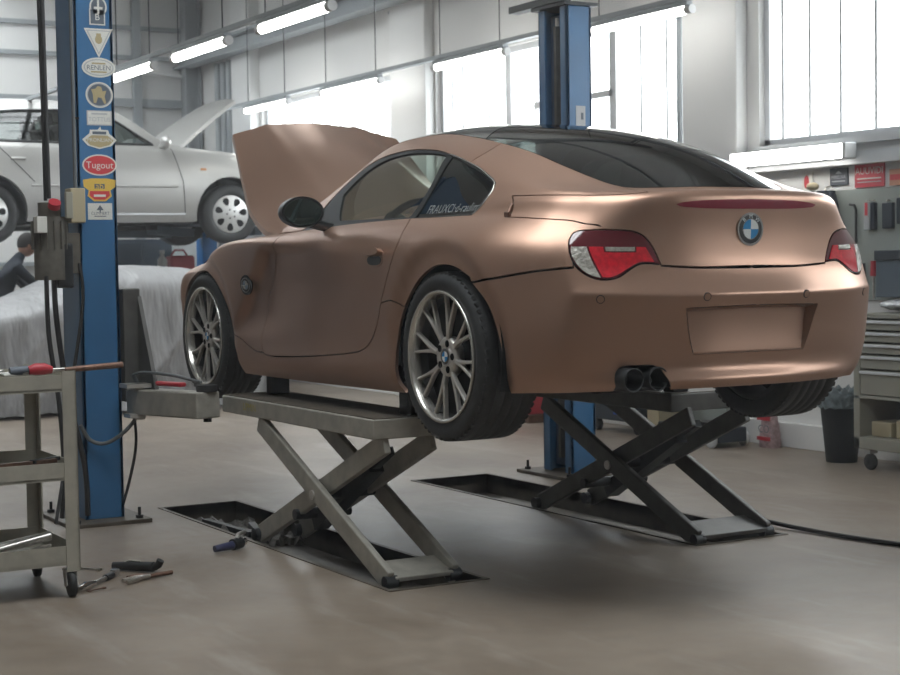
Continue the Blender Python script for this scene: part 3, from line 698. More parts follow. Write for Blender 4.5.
def panel_data(S, poly, holes=(), gap=.0028, skirt=.016, off=0., seam=None, step=.02, flip=1, smooth=True, fine=None):
    """returns verts, normals, faces of one sheet with a return flange round its edge"""
    sc = np.array([S.su, S.sv]); loops = []
    for k, L in enumerate([poly] + list(holes)):
        D = densify(L, sc, step, smooth=smooth)
        if (area2(D) > 0) != (k == 0): D = D[::-1]
        keep = np.zeros(len(D), bool)
        if seam is not None: keep = np.abs(D[:, 0] - seam) < 1e-6 if seam >= 0 else np.abs(D[:, 1]) < 1e-6
        if gap:
            P = S.pos(D); t = np.roll(P, -1, 0) - np.roll(P, 1, 0); t /= np.linalg.norm(t, axis=1)[:, None] + 1e-12
            N = S.normal(D); w = np.cross(N, t) * gap
            du, dv = S.jac(D)
            a = (du * du).sum(1); b = (du * dv).sum(1); c = (dv * dv).sum(1); e = (du * w).sum(1); f = (dv * w).sum(1); dt = a * c - b * b + 1e-12
            mv = np.stack([(c * e - b * f) / dt, (a * f - b * e) / dt], 1)
            mv[keep] = 0; D = D + np.clip(mv, -.25, .25)
        loops.append((D, keep))
    gu, gv = fine or (S.du, S.dv)
    lo = loops[0][0].min(0); hi = loops[0][0].max(0)
    U, V = np.meshgrid(np.arange(lo[0] + gu * .5, hi[0], gu), np.arange(lo[1] + gv * .5, hi[1], gv), indexing='ij')
    G = np.stack([U.ravel(), V.ravel()], 1)
    m = inside(G, loops[0][0])
    for D, _ in loops[1:]: m &= ~inside(G, D)
    G = G[m]
    if len(G):
        d = np.min([edge_dist(G * sc, D * sc) for D, _ in loops], 0); G = G[d > min(gu * S.su, gv * S.sv) * .45]
    pts = [Vector((float(p[0] * sc[0]), float(p[1] * sc[1]))) for D, _ in loops for p in D] + [Vector((float(p[0] * sc[0]), float(p[1] * sc[1]))) for p in G]
    edges = []; o = 0
    for D, _ in loops:
        n = len(D); edges += [(o + i, o + (i + 1) % n) for i in range(n)]; o += n
    r = delaunay_2d_cdt(pts, edges, [], 0, 1e-7)
    Q = np.array([(p.x, p.y) for p in r[0]]); T = np.array([f for f in r[2] if len(f) == 3], int)
    ce = Q[T].mean(1); m = inside(ce, loops[0][0] * sc)
    for D, _ in loops[1:]: m &= ~inside(ce, D * sc)
    T = T[m]; UV = Q / sc
    X = S.pos(UV); N = S.normal(UV) * flip; X = X + N * off
    a = np.cross(X[T[:, 1]] - X[T[:, 0]], X[T[:, 2]] - X[T[:, 0]]); sw = (a * N[T[:, 0]]).sum(1) < 0
    T[sw] = T[sw][:, ::-1]
    F = [tuple(int(i) for i in t) for t in T]
    vs = [tuple(p) for p in X]; ns = [tuple(p) for p in N]
    if skirt:
        # boundary edges of the sheet
        cnt = {}
        for t in F:
            for i in range(3):
                e = (t[i], t[(i + 1) % 3]); cnt[e] = 1
        be = [e for e in cnt if (e[1], e[0]) not in cnt]
        mp = {}
        for a_, b_ in be:
            if seam is not None:
                k = 0 if seam >= 0 else 1; val = seam if seam >= 0 else 0
                if abs(UV[a_, k] - val) < 1e-5 and abs(UV[b_, k] - val) < 1e-5: continue
            ids = []
            for i in (a_, b_):
                if i not in mp:
                    mp[i] = (len(vs), len(vs) + 1)
                    vs.append(tuple(X[i])); vs.append(tuple(X[i] - N[i] * skirt)); ns.append(None); ns.append(None)
                ids.append(mp[i])
            F.append((ids[1][0], ids[0][0], ids[0][1], ids[1][1]))
    return vs, ns, F
def mirror_data(d):
    vs, ns, F = d
    return ([(x, -y, z) for x, y, z in vs], [None if n is None else (n[0], -n[1], n[2]) for n in ns], [tuple(reversed(f)) for f in F])
def sheet(name, datas, m, parent, label=None, extra=None):
    vs = []; ns = []; F = []
    for d in datas:
        o = len(vs); vs += d[0]; ns += d[1]; F += [tuple(i + o for i in f) for f in d[2]]
    # join vertices along the centre seam
    key = {}; rep = list(range(len(vs)))
    for i, p in enumerate(vs):
        if ns[i] is not None and abs(p[1]) < 2e-4:
            k = (round(p[0], 4), round(p[2], 4))
            rep[i] = key.setdefault(k, i)
    F = [tuple(rep[i] for i in f) for f in F]
    for i in set(key.values()):
        n = ns[i]; l = math.hypot(n[0], n[2]) or 1; ns[i] = (n[0] / l, 0, n[2] / l)
    if extra:
        o = len(vs); vs += extra[0]; ns += [None] * len(extra[0]); F += [tuple(i + o for i in f) for f in extra[1]]
    me = bpy.data.meshes.new(name); me.from_pydata(vs, [], F)
    sm = [all(ns[i] is not None for i in f) for f in F]
    me.polygons.foreach_set('use_smooth', [True] * len(F))
    me.update()
    fl = []
    li = [0] * len(me.loops); me.loops.foreach_get('vertex_index', li)
    fn = [None] * len(me.loops)
    for p in me.polygons:
        for l in p.loop_indices: fn[l] = tuple(p.normal)
    me.normals_split_custom_set([ns[i] if ns[i] is not None else fn[l] for l, i in enumerate(li)])
    return link(name, me, m, parent, 0, label, True)

# ------------------------------------------------------------------ wheels (local: face towards +y, centre at 0)
def tyre_mesh(R, rin, w, face):
    """face: y of the outer sidewall"""
    prof = [(rin, face - .012), (rin + .008, face - .004), (rin + (R - rin) * .5, face + .004), (R - .022, face - .002), (R - .008, face - .014)]
    n = 4; y = face - .026
    prof += [(R - .001, y)]
    step = (w - .052) / (n + 1)
    for i in range(n):
        yy = y - step * (i + 1)
        prof += [(R, yy + .006), (R - .009, yy + .004), (R - .009, yy - .004), (R, yy - .006)]
    prof += [(R - .001, face - w + .026), (R - .008, face - w + .014), (R - .022, face - w + .002), (rin + (R - rin) * .5, face - w - .004), (rin, face - w + .008)]
    return MB().lathe(prof, 72, smooth=True)
def tread_blocks(R, yy, sk, n=64):
    mb = MB()
    for k in range(n):
        a = 2 * PI * k / n; rot = Matrix.Rotation(-a, 3, 'Y')
        mb.box(rot @ Vector((R - .0082, 0, 0)) + Vector((0, yy, 0)), (.012, .03, .018), rot @ Matrix.Rotation(sk * .5, 3, 'X'))
    return mb
def roundel(parent, name, c, r, nrm, up, label=None, ringtext=True, flat=.004, qm=None):
    """round emblem: metal rim, black ring, blue and white quarters"""
    nrm = Vector(nrm).normalized(); up = Vector(up); up = (up - nrm * up.dot(nrm)).normalized(); rt = up.cross(nrm)
    f = lambda x, y, h: Vector(c) + rt * x + up * y + nrm * h
    circ = lambda rr, n=40: [(rr * math.cos(2 * PI * k / n), rr * math.sin(2 * PI * k / n)) for k in range(n)]
    b = MB().prism(circ(r), f, 0, flat, True).build(name, M['chrome'], parent, local=True, label=label)
    top = b
    if parent.type != 'EMPTY': b = parent
    MB().prism(circ(r * .87), f, flat, flat * 1.15).build('black_ring', M['trimblack'], b, local=True)
    MB().prism(circ(r * .62), f, flat * 1.15, flat * 1.3).build('chrome_ring', M['chrome'], b, local=True)
    for k in range(4):
        a0 = k * PI / 2
        pl = [(0, 0)] + [(r * .585 * math.cos(a0 + PI / 2 * q / 8), r * .585 * math.sin(a0 + PI / 2 * q / 8)) for q in range(9)]
        MB().prism(pl, f, flat * 1.3, flat * 1.5).build('quarter', (qm or (M['roundwhite'], M['roundblue']))[k % 2], b, local=True)
    if ringtext:
        for ch, a in (('B', 132), ('M', 90), ('W', 48)):
            a = math.radians(a); ca, sa = math.cos(a), math.sin(a)
            g = lambda x, y, h, ca=ca, sa=sa: f(r * .76 * ca + x * sa + y * ca, r * .76 * sa - x * ca + y * sa, h)
            textmesh(ch, r * .36, flat * 1.3, g).build('letter', M['roundwhite'], b, local=True, recalc=False)
    return top
def sport_wheel(parent, c, side, w, name, lab):
    S_ = Matrix.Translation(Vector(c)) @ (Matrix.Rotation(PI, 4, 'Z') if side < 0 else Matrix.Identity(4))
    R, rin = .322, .247
    t = tyre_mesh(R, rin, w, 0.); t.xf(S_)
    tyre = t.build('tyre', M['rubber'], parent, label=lab, local=True)
    for yy, sk in ((-.026, .5), (-w + .026, -.5)):
        tb = tread_blocks(R, yy, sk); tb.xf(S_); tb.build('tread_pattern', M['rubber'], tyre, local=True)
    lip = MB().lathe([(.246, -.012), (.252, .002), (.248, .006), (.240, .004), (.236, -.003), (.233, -.022), (.230, -.040)], 72)
    lip.xf(S_); rim = lip.build('rim', M['lip'], parent, local=True)
    br = MB().lathe([(.231, -.038), (.226, -.075), (.222, -w + .01), (.246, -w + .02), (.247, -.015)], 72); br.xf(S_); br.build('barrel', M['barrel'], rim, local=True)  # barrel split from the lip and coloured dark as shade behind the spokes
    # forked spokes, each a piece of its own
    for k in range(8):
        mb = MB(); a = 2 * PI * k / 8 + .2
        def P(r, da, y): return Vector((r * math.cos(a + da), y, r * math.sin(a + da)))
        for sg in (-1, 1):
            pts = [(.070, .0, -.030), (.100, .025 * sg, -.027), (.150, .098 * sg, -.027), (.200, .142 * sg, -.026), (.237, .165 * sg, -.024)]
            cl = catmull([P(*q) for q in pts], 4); ws = np.interp(np.linspace(0, 1, len(cl)), [0, .3, .6, 1], [.021, .015, .0115, .0105])
            vs = []
            for i, q in enumerate(cl):
                d = (cl[min(i + 1, len(cl) - 1)] - cl[max(i - 1, 0)]).normalized(); e = d.cross(Vector((0, 1, 0))).normalized(); w = ws[i] / 2
                vs += [q - e * w + Vector((0, -.010, 0)), q - e * w + Vector((0, .005, 0)), q - e * w * .5 + Vector((0, .008, 0)), q + e * w * .5 + Vector((0, .008, 0)), q + e * w + Vector((0, .005, 0)), q + e * w + Vector((0, -.010, 0))]
            L = len(cl); fs = [(i * 6 + j, (i + 1) * 6 + j, (i + 1) * 6 + (j + 1) % 6, i * 6 + (j + 1) % 6) for i in range(L - 1) for j in range(6)]
            mb.add(vs, fs + [tuple(range(5, -1, -1)), tuple((L - 1) * 6 + j for j in range(6))])
        mb.xf(S_); mb.build('spoke', M['steel'], rim, local=True)
    hub = MB().lathe([(0, -.028), (.030, -.028), (.034, -.024), (.066, -.022), (.076, -.030), (.076, -.06), (0, -.06)], 40); hub.xf(S_)
    hub.build('hub', M['steel'], rim, local=True)
    for k in range(5):
        lg = MB(); a = 2 * PI * k / 5 + .6; lg.cyl((.051 * math.cos(a), -.05, .051 * math.sin(a)), (.052 * math.cos(a), -.0205, .052 * math.sin(a)), .0135, 14)
        lg.xf(S_); lg.build('lug_hole', M['gapblack'], rim, local=True)
    bk = MB().lathe([(.0, -.082), (.2245, -.082), (.2245, -.072), (0, -.072)], 40); bk.xf(S_); bk.build('spoke_shade_disc', M['gapblack'], parent, local=True)  # black disc put in as the shade seen between the spokes
    n = Vector((0, side, 0))
    roundel(rim, 'hub_cap', Vector(c) + n * -.0245, .034, n, (0, 0, 1), ringtext=False)
    return rim

# ------------------------------------------------------------------ the copper coupe (origin: rear axle centre)
car = thing('coupe_car', 'matte copper two-door coupe raised on the scissor lifts, bonnet open', 'car', (0, 0, .92))
BODY = Surf(table(), 18., NV - 1., .30, .09, 1 / 6, .2)
DOME = Dome(dome)
FRC = mat('frame_black', (.014, .015, .016), .5, 0, 0, 8, 0, .25)
def both(name, key, m, holes=(), **k):
    for mir in (0, 1):
        d = panel_data(BODY, PAN[key] if isinstance(key, str) else key, holes, **k)
        sheet(name, [mirror_data(d) if mir else d], m, car)
CO = M['copper']
parts = {}
for nm in ('door', 'quarter_panel', 'roof_rail', 'front_fender', 'rocker_panel'):
    for mir in (0, 1):
        d = panel_data(BODY, PAN[nm], fine=(1 / 16, .12) if nm == 'front_fender' else (1 / 10, .15) if nm == 'door' else None)
        parts[nm, mir] = sheet(nm, [mirror_data(d) if mir else d], CO, car)
d = panel_data(BODY, PAN['front_bumper'], seam=0.); sheet('front_bumper', [d, mirror_data(d)], CO, car)
# boot lid, both halves welded on the centre line
d = panel_data(BODY, PAN['trunk_lid'], seam=18.); lid = sheet('boot_lid', [d, mirror_data(d)], CO, car)
d = panel_data(BODY, PAN['brake'], seam=18., gap=0, off=.003, skirt=.005)
sheet('brake_light', [d, mirror_data(d)], M['brakelens'], lid, 'long dark red brake light strip')
# rear bumper: plate recess on the centre line, exhaust opening on one side only
PL = PAN['plateL']
up = PAN['rear_bumper_up']
tail = [(18., 0.), (18., PL[2][1]), PL[2], PL[1], PL[0], (18., PL[0][1] + .06)]
nt = PAN['notch']
lowL = [(12.3, 0.), (13.2, 0.), (14., 0.), (14.54, 0.)] + nt + [(15.93, 0.), (16.6, 0.), (17.3, 0.)]
lowR = [(12.3, 0.), (13.2, 0.), (14., 0.), (14.54, 0.), (15.2, 0.), (15.93, 0.), (16.6, 0.), (17.3, 0.)]
dL = panel_data(BODY, up + lowL + tail, seam=18., skirt=.02); dR = panel_data(BODY, up + lowR + tail, seam=18., skirt=.02)
bump = sheet('rear_bumper', [dL, mirror_data(dR)], CO, car)
# number plate recess
def recess():
    NR, NS = 8, 16
    def row(t, ins):
        if t < .5: l = np.array(PL[0]) * (1 - 2 * t) + np.array(PL[1]) * 2 * t
        else: l = np.array(PL[1]) * (2 - 2 * t) + np.array(PL[2]) * (2 * t - 1)
        q = np.array([(l[0] + (18 - l[0]) * k / NS, l[1] + .06 * k / NS * (1 - t)) for k in range(NS + 1)])
        X = BODY.pos(q)
        if ins:
            f = 1 - t; X[:, 0] += .005 + .036 * f; X[:, 1] *= 1 - .02 - .05 * f; X[:, 2] += -.010 * f + .006 * t
        return [tuple(p) for p in X] + [(p[0], -p[1], p[2]) for p in X[::-1][1:]]
    O = [row(t / NR, 0) for t in range(NR + 1)]; I = [row(t / NR, 1) for t in range(NR + 1)]
    mb = MB()
    mb.grid([O[0], I[0]], False); mb.grid([O[-1], I[-1]], False)
    mb.grid([[r[0] for r in O], [r[0] for r in I]], False); mb.grid([[r[-1] for r in O], [r[-1] for r in I]], False)
    mb.build('plate_recess', CO, bump, local=True, recalc=False)
    MB().grid(I).build('blank_plate', CO, bump, local=True)
recess()
for (u, v), mir in ((PAN['sensors'][0], 0), (PAN['sensors'][1], 0), (PAN['sensors'][0], 1), (PAN['sensors'][1], 1)):
    p = BODY.pos(np.array([(u, v)]))[0]; n = BODY.normal(np.array([(u, v)]))[0]
    if mir: p = p * [1, -1, 1]; n = n * [1, -1, 1]
    p = Vector(p); n = Vector(n)
    s = MB().cyl(p - n * .004, p + n * .0012, .0155, 24).build('parking_sensor', M['plastic'], bump, local=True)
    MB().cyl(p, p + n * .0022, .0125, 24).build('parking_sensor_cap', CO, bump, local=True)
# lamps
for mir in (0, 1):
    f = (lambda d: mirror_data(d)) if mir else (lambda d: d)
    lamp = sheet('tail_light', [f(panel_data(BODY, PAN['lamp'], gap=.0035, off=.001, skirt=.02))], M['lampdark'], car, 'dark red tail light with clear corner lens')
    sheet('clear_lens', [f(panel_data(BODY, PAN['lens_clear'], gap=0, off=.004, skirt=.004))], M['lampclear'], lamp)
    sheet('red_lens', [f(panel_data(BODY, PAN['lens_red'], gap=0, off=.004, skirt=.004))], M['lampred'], lamp)
    sheet('reversing_lens', [f(panel_data(BODY, PAN['lens_strip'], gap=0, off=.0042, skirt=.004))], M['lampclear'], lamp)
    # side windows
    tr = sheet('window_frame', [f(panel_data(BODY, PAN['window_trim'], [PAN['door_glass'], PAN['quarter_glass']], gap=.001, off=-.002, skirt=.012))], FRC, car)
    sheet('door_window', [f(panel_data(BODY, PAN['door_glass'], gap=0, off=-.006, skirt=0))], M['tint'], car)
    sheet('quarter_window', [f(panel_data(BODY, PAN['quarter_glass'], gap=0, off=-.006, skirt=0))], M['darktint'], car)
    # bright edge along the quarter window
    pp = densify([(10.13, 10.26), (10.2, 11.2), (10.26, 11.99), (10.41, 12.81), (10.46, 13.27), (10.35, 13.49), (9.94, 13.80), (9.41, 13.90), (8.9, 13.98)], np.array([.3, .09]), .02)
    k = np.where(np.abs(pp - np.array([8.9, 13.98])).sum(1) < 1e-6)[0][0] + 1
    X = BODY.pos(pp[:k]) + BODY.normal(pp[:k]) * .001
    if mir: X = X * [1, -1, 1]
    MB().tube([tuple(p) for p in X], .0028, 6).build('window_strip', M['lip'], tr, local=True)
# writing on the quarter window
def on_glass(xc, zc):
    us = np.linspace(8.4, 10.6, 40); vs_ = np.linspace(10.2, 13.5, 60)
    xr = BODY.pos(np.stack([us, np.full(40, 11.3)], 1))[:, 0]
    def fn(x, y, h):
        u = float(np.interp(-(xc - x), -xr, us)); col = BODY.pos(np.stack([np.full(60, u), vs_], 1))
        v = float(np.interp(zc + y, col[:, 2], vs_)); q = np.array([[u, v]])
        return Vector(BODY.pos(q)[0] + BODY.normal(q)[0] * (-.0045 + h))
    return fn
textmesh('FRAUXCl·d-raulim', .048, .0, on_glass(.145, .566)).build('window_lettering', mat('faded_lettering_grey', (.20, .21, .21), .5), car, local=True, recalc=False, label='pale lettering along the quarter window')
# roof, rear glass, windscreen on the dome
def b13(u): 
    R_ = np.array(B13, float); return np.stack([pchip(R_[:, 0], R_[:, 1], u), pchip(R_[:, 0], R_[:, 2], u)], -1)
edge = b13(np.linspace(5.2, 18, 120))
def span(x0, x1): return [tuple(p) for p in edge if x1 < p[0] < x0]
def yb(x): 
    i = np.argmin(np.abs(edge[:110, 0] - x)); return float(edge[i, 1])
XR, XW = .36, 1.10
def half(poly): return panel_data(DOME, poly, seam=-1., step=.03, gap=.0015, skirt=.012, flip=1)
def dome_panel(name, poly, m, lab=None, off=0.):
    d = panel_data(DOME, poly, seam=-1., step=.03, gap=.0015, skirt=.012, off=off)
    return sheet(name, [d, mirror_data(d)], m, car, lab)
dome_panel('rear_window', [(.60, 0), (.56, .15), (.48, .30), (XR, yb(XR))] + span(XR - .02, -.612) + [(-.613, 0)], M['reartint'])
dome_panel('roof_panel', [(XW + .03, 0), (XW + .025, .2), (XW, .40), (XW - .02, yb(XW - .02))] + span(XW - .04, XR + .02) + [(XR + .005, yb(XR)), (.485, .30), (.565, .15), (.605, 0)], M['roofblack'], 'gloss black roof panel')
dome_panel('windscreen', [(1.83, 0), (1.83, .55), (1.80, .645)] + span(1.79, XW + .0) + [(XW + .005, yb(XW)), (XW + .03, .2), (XW + .035, 0)], M['tint'])
# inner black liner so that gaps read dark
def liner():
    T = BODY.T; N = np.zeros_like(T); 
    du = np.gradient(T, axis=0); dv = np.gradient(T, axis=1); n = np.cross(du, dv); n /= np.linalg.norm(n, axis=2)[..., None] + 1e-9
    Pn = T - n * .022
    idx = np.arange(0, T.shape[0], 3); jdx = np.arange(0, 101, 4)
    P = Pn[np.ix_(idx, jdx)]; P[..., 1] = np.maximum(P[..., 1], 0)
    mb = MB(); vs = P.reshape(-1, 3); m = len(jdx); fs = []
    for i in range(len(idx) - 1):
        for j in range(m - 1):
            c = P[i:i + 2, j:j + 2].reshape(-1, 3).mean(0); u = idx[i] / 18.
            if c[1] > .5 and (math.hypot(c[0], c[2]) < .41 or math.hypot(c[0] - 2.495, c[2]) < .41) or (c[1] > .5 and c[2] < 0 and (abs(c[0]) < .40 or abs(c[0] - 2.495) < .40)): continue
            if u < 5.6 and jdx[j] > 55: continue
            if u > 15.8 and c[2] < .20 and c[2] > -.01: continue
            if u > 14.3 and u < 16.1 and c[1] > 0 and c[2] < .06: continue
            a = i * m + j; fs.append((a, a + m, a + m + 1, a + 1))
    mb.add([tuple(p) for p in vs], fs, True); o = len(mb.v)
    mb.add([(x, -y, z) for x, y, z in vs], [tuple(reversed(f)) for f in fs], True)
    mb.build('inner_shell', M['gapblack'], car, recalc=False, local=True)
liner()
# wheel housings and underbody
for hx in (0., 2.495):
    for sd in (1, -1):
        mb = MB(); prof = [(.385, sd * (.835 if hx == 0 else .78)), (.39, sd * .52), (.0, sd * .52)]
        mb.lathe(prof, 40, (hx, 0, .02), 'Y', a0=-.35, a1=PI + .35)
        mb.build('wheel_housing', M['gapblack'], car, local=True)
mb = MB()
mb.rng(.42, 2.08, -.76, .76, -.155, -.11); mb.rng(-.62, .42, -.50, .50, -.10, .04); mb.rng(2.08, 2.95, -.50, .50, -.12, .0)
mb.rng(-.60, -.40, -.45, .26, -.09, -.06)
mb.build('underbody', M['dark'], car, local=True)
mb = MB(); mb.rng(2.0, 2.9, -.55, .55, .0, .30); mb.rng(2.1, 2.6, -.28, .28, .3, .40)
mb.build('engine', M['dark'], car, local=True)
MB().rng(-.55, .40, -.45, .45, -.02, .20).build('boot_floor', M['gapblack'], car, local=True)
# exhaust
for y in (.392, .500):
    mb = MB().lathe([(.038, .10), (.038, -.03), (.041, -.034), (.044, -.030), (.044, .10)], 32, (-.685, y, -.068), 'X')
    e = mb.build('exhaust_pipe', M['dark'], car, local=True)
    MB().cyl((-.63, y, -.068), (-.625, y, -.068), .038, 24).build('pipe_inside', M['gapblack'], e, local=True)
mb = MB().rng(-.58, -.56, .32, .57, -.12, .02); mb.build('exhaust_shield', M['plastic'], car, local=True)
pts = BODY.pos(densify(nt, np.array([.3, .09]), .012)[:-8]); mb = MB()
mb.grid([[tuple(p + [-.001, 0, 0]) for p in pts], [tuple(p + [.11, 0, -.0]) for p in pts]]); mb.build('exhaust_surround', M['plastic'], car, local=True)
# emblem on the boot lid and on the wings
p = BODY.pos(np.array([PAN['badge'][0]]))[0]; n = BODY.normal(np.array([(17.9, PAN['badge'][0][1])]))[0]
roundel(car, 'badge', (p[0] - .001, 0, p[2]), .060, (n[0], 0, n[2]), (0, 0, 1), 'round blue and white badge with silver rim')
for mir in (0, 1):
    q = np.array([PAN['emblem'][0]]); p = BODY.pos(q)[0]; n = BODY.normal(q)[0]
    if mir: p = p * [1, -1, 1]; n = n * [1, -1, 1]
    rep = MB().cyl(Vector(p), Vector(p) + Vector(n) * .006, .048, 32).build('side_repeater', M['dark'], car, local=True)
    roundel(rep, 'wing_badge', Vector(p) + Vector(n) * .006, .036, n, (0, 0, 1), ringtext=False, qm=(M['chrome'], mat('badge_grey_blue', (.16, .20, .25), .3)))
# door handles, following the door skin
def on_flank(x, z):
    q = np.array([[8.46, 7.0]])
    for _ in range(12):
        p = BODY.pos(q)[0]; du, dv = BODY.jac(q); A = np.array([[du[0, 0], dv[0, 0]], [du[0, 2], dv[0, 2]]])
        q = q + np.clip(np.linalg.solve(A, [x - p[0], z - p[2]]), -.2, .2)
    return BODY.pos(q)[0]
HC = BODY.pos(np.array([PAN['handle'][0]]))[0]
for mir in (0, 1):
    sy = -1 if mir else 1
    def g(x, y, h):
        p = on_flank(HC[0] - x, HC[2] + y); return Vector((p[0], (p[1] + h) * sy, p[2] + .2 * h))
    ring = [(.082 * math.copysign(abs(math.cos(a)) ** .8, math.cos(a)), .040 * math.copysign(abs(math.sin(a)) ** .8, math.sin(a))) for a in [2 * PI * k / 28 for k in range(28)]]
    MB().prism(ring, g, -.004, .003, True).build('handle_cup', CO, parts['door', mir], local=True)
    MB().prism([(x * .80, y * .50 - .014) for x, y in ring], g, .002, .004, True).build('handle_hollow', M['trimblack'], parts['door', mir], local=True)
    MB().prism([(x * 1.0, y * .42 + .018) for x, y in ring], g, .004, .030, True).build('door_handle', CO, parts['door', mir], local=True)
# mirrors
for sy in (1, -1):
    mb = MB(); c = Vector((1.10, .955 * sy, .580))
    P = []
    for i in range(13):
        t = i / 12; x = -.075 + .15 * t
        s = (1.0 if t < .15 else max(.02, math.cos((t - .15) / .85 * PI / 2) ** .6))
        P.append([c + Vector((x, .098 * s * math.cos(2 * PI * k / 28) * (1 if math.cos(2 * PI * k / 28) > 0 else 1.02), .067 * s * math.sin(2 * PI * k / 28))) for k in range(29)])
    mb.grid(P); hs = mb.build('wing_mirror', M['trimblack'], car, local=True, label='gloss black wing mirror', weld=True)
    circ = [(math.cos(2 * PI * k / 32), math.sin(2 * PI * k / 32)) for k in range(32)]
    MB().prism(circ, lambda x, y, h: c + Vector((-.0755 - h, .093 * x, .062 * y)), -.002, .0, False).build('mirror_rim', M['plastic'], hs, local=True)
    MB().prism(circ, lambda x, y, h: c + Vector((-.0758 - h, .086 * x, .056 * y)), 0, .001, False).build('mirror_glass', mat('mirror_dark', (.50, .66, .64), .03, 1.), hs, local=True)
    MB().tube([c + Vector((0, -.07 * sy, -.045)), c + Vector((.03, -.15 * sy, -.06)), c + Vector((.05, -.24 * sy, -.075))], .022, 10).build('mirror_arm', M['trimblack'], hs, local=True)
# open bonnet
def hood():
    Ls = [(1.93, .69, .505), (2.12, .665, .535), (2.327, .63, .605), (2.45, .605, .665), (2.567, .575, .755), (2.68, .55, .86), (2.763, .53, .94), (2.90, .50, 1.065)]
    Cs = [(1.70, 0, .575), (1.90, 0, .665), (2.10, 0, .76), (2.27, 0, .84), (2.45, 0, .925), (2.64, 0, 1.01), (2.79, 0, 1.07), (2.985, 0, 1.148)]
    L = catmull(Ls, 6); Cc = catmull(Cs, 6); P = []
    for a, b in zip(L, Cc):
        row = []
        for k in range(-40, 41):
            t = k / 40; at = abs(t)
            z = b.z + (a.z - b.z) * (at ** 2.0 * .92 + at * .08)
            x = b.x + (a.x - b.x) * (at ** 1.9)
            z += .010 * math.exp(-((at - .56) / .10) ** 2)
            row.append(Vector((x, a.y * t, z)))
        P.append(row)
    Pu = [[p + Vector((.018, 0, -.022)) * (1 if True else 0) for p in r] for r in P]
    mb = MB(); mb.grid(P)
    o = len(mb.v); mb.grid([list(reversed(r)) for r in Pu])
    n = len(P); m = len(P[0])
    rim = [(0, j) for j in range(m)] + [(i, m - 1) for i in range(1, n)] + [(n - 1, j) for j in range(m - 2, -1, -1)] + [(i, 0) for i in range(n - 2, 0, -1)]
    vs = [P[i][j] for i, j in rim] + [Pu[i][j] for i, j in rim]; k = len(rim)
    mb.add(vs, [(i, (i + 1) % k, k + (i + 1) % k, k + i) for i in range(k)])
    mb.build('bonnet', CO, car, local=True, label='open copper bonnet')
hood()
MB().tube([(2.1, -.5, .45), (2.45, -.50, .70)], .012, 8).build('bonnet_strut', M['dark'], car, local=True)
# cabin
mb = MB(); mb.rng(.2, 1.75, -.62, .62, -.08, .05); mb.rng(.12, .2, -.62, .62, -.05, .50); mb.rng(-.6, .15, -.55, .55, .40, .44)
mb.build('cabin_floor', M['interior'], car, local=True)
mb = MB(); mb.rng(1.42, 1.85, -.66, .66, .20, .50); mb.rng(1.30, 1.45, .12, .58, .36, .53); mb.build('dashboard', M['interior'], car, .03, local=True)
for sy in (1, -1):
    mb = MB().box((.70, .34 * sy, .10), (.52, .48, .16)); mb.build('seat_base', M['interior'], car, .04, local=True)
    mb = MB().box((.40, .34 * sy, .36), (.15, .46, .58), rotm(0, -.28, 0)); mb.build('seat_back', M['interior'], car, .05, local=True)
    MB().box((.31, .34 * sy, .70), (.10, .26, .20), rotm(0, -.2, 0)).build('head_restraint', M['interior'], car, .04, local=True)
    MB().grid([[(.45, .70 * sy, .0), (.45, .70 * sy, .47)], [(1.6, .72 * sy, .0), (1.6, .70 * sy, .46)]]).build('door_lining', M['interior'], car, local=True)
mb = MB(); ring = [Vector((0, .185 * math.cos(2 * PI * k / 32), .185 * math.sin(2 * PI * k / 32))) for k in range(33)]
rt = rotm(0, -.38, 0); cc = Vector((1.12, .35, .46))
mb.tube([cc + rt @ p for p in ring], .017, 8, False); mb.cyl(cc + rt @ Vector((0, 0, 0)), cc + rt @ Vector((.25, 0, 0)), .05, 16)
for a in (0, PI, 1.5 * PI): mb.bar(cc, cc + rt @ Vector((0, .18 * math.cos(a), .18 * math.sin(a))), .03, .02)
mb.build('steering_wheel', M['interior'], car, local=True)
MB().box((1.02, 0, .80), (.02, .22, .06)).build('rear_view_mirror', M['plastic'], car, .01, local=True)
# wheels
sport_wheel(car, (0, .872, 0), 1, .255, 'wheel', None); sport_wheel(car, (0, -.872, 0), -1, .255, 'wheel', None)
sport_wheel(car, (2.495, .852, 0), 1, .225, 'wheel', None); sport_wheel(car, (2.495, -.852, 0), -1, .225, 'wheel', None)
# small aerial stub at the hatch gap
mb = MB(); q = BODY.pos(np.array([(11.10, 9.75), (11.0, 11.0)])); n = BODY.normal(np.array([(11.1, 9.75)]))[0]
mb.bar(tuple(q[0] + n * .004), tuple(q[1] + n * .002), .012, .01); mb.box(tuple(q[0] + n * .006), (.034, .012, .022)); mb.build('hatch_buffer', M['rust'], car, .004, local=True)

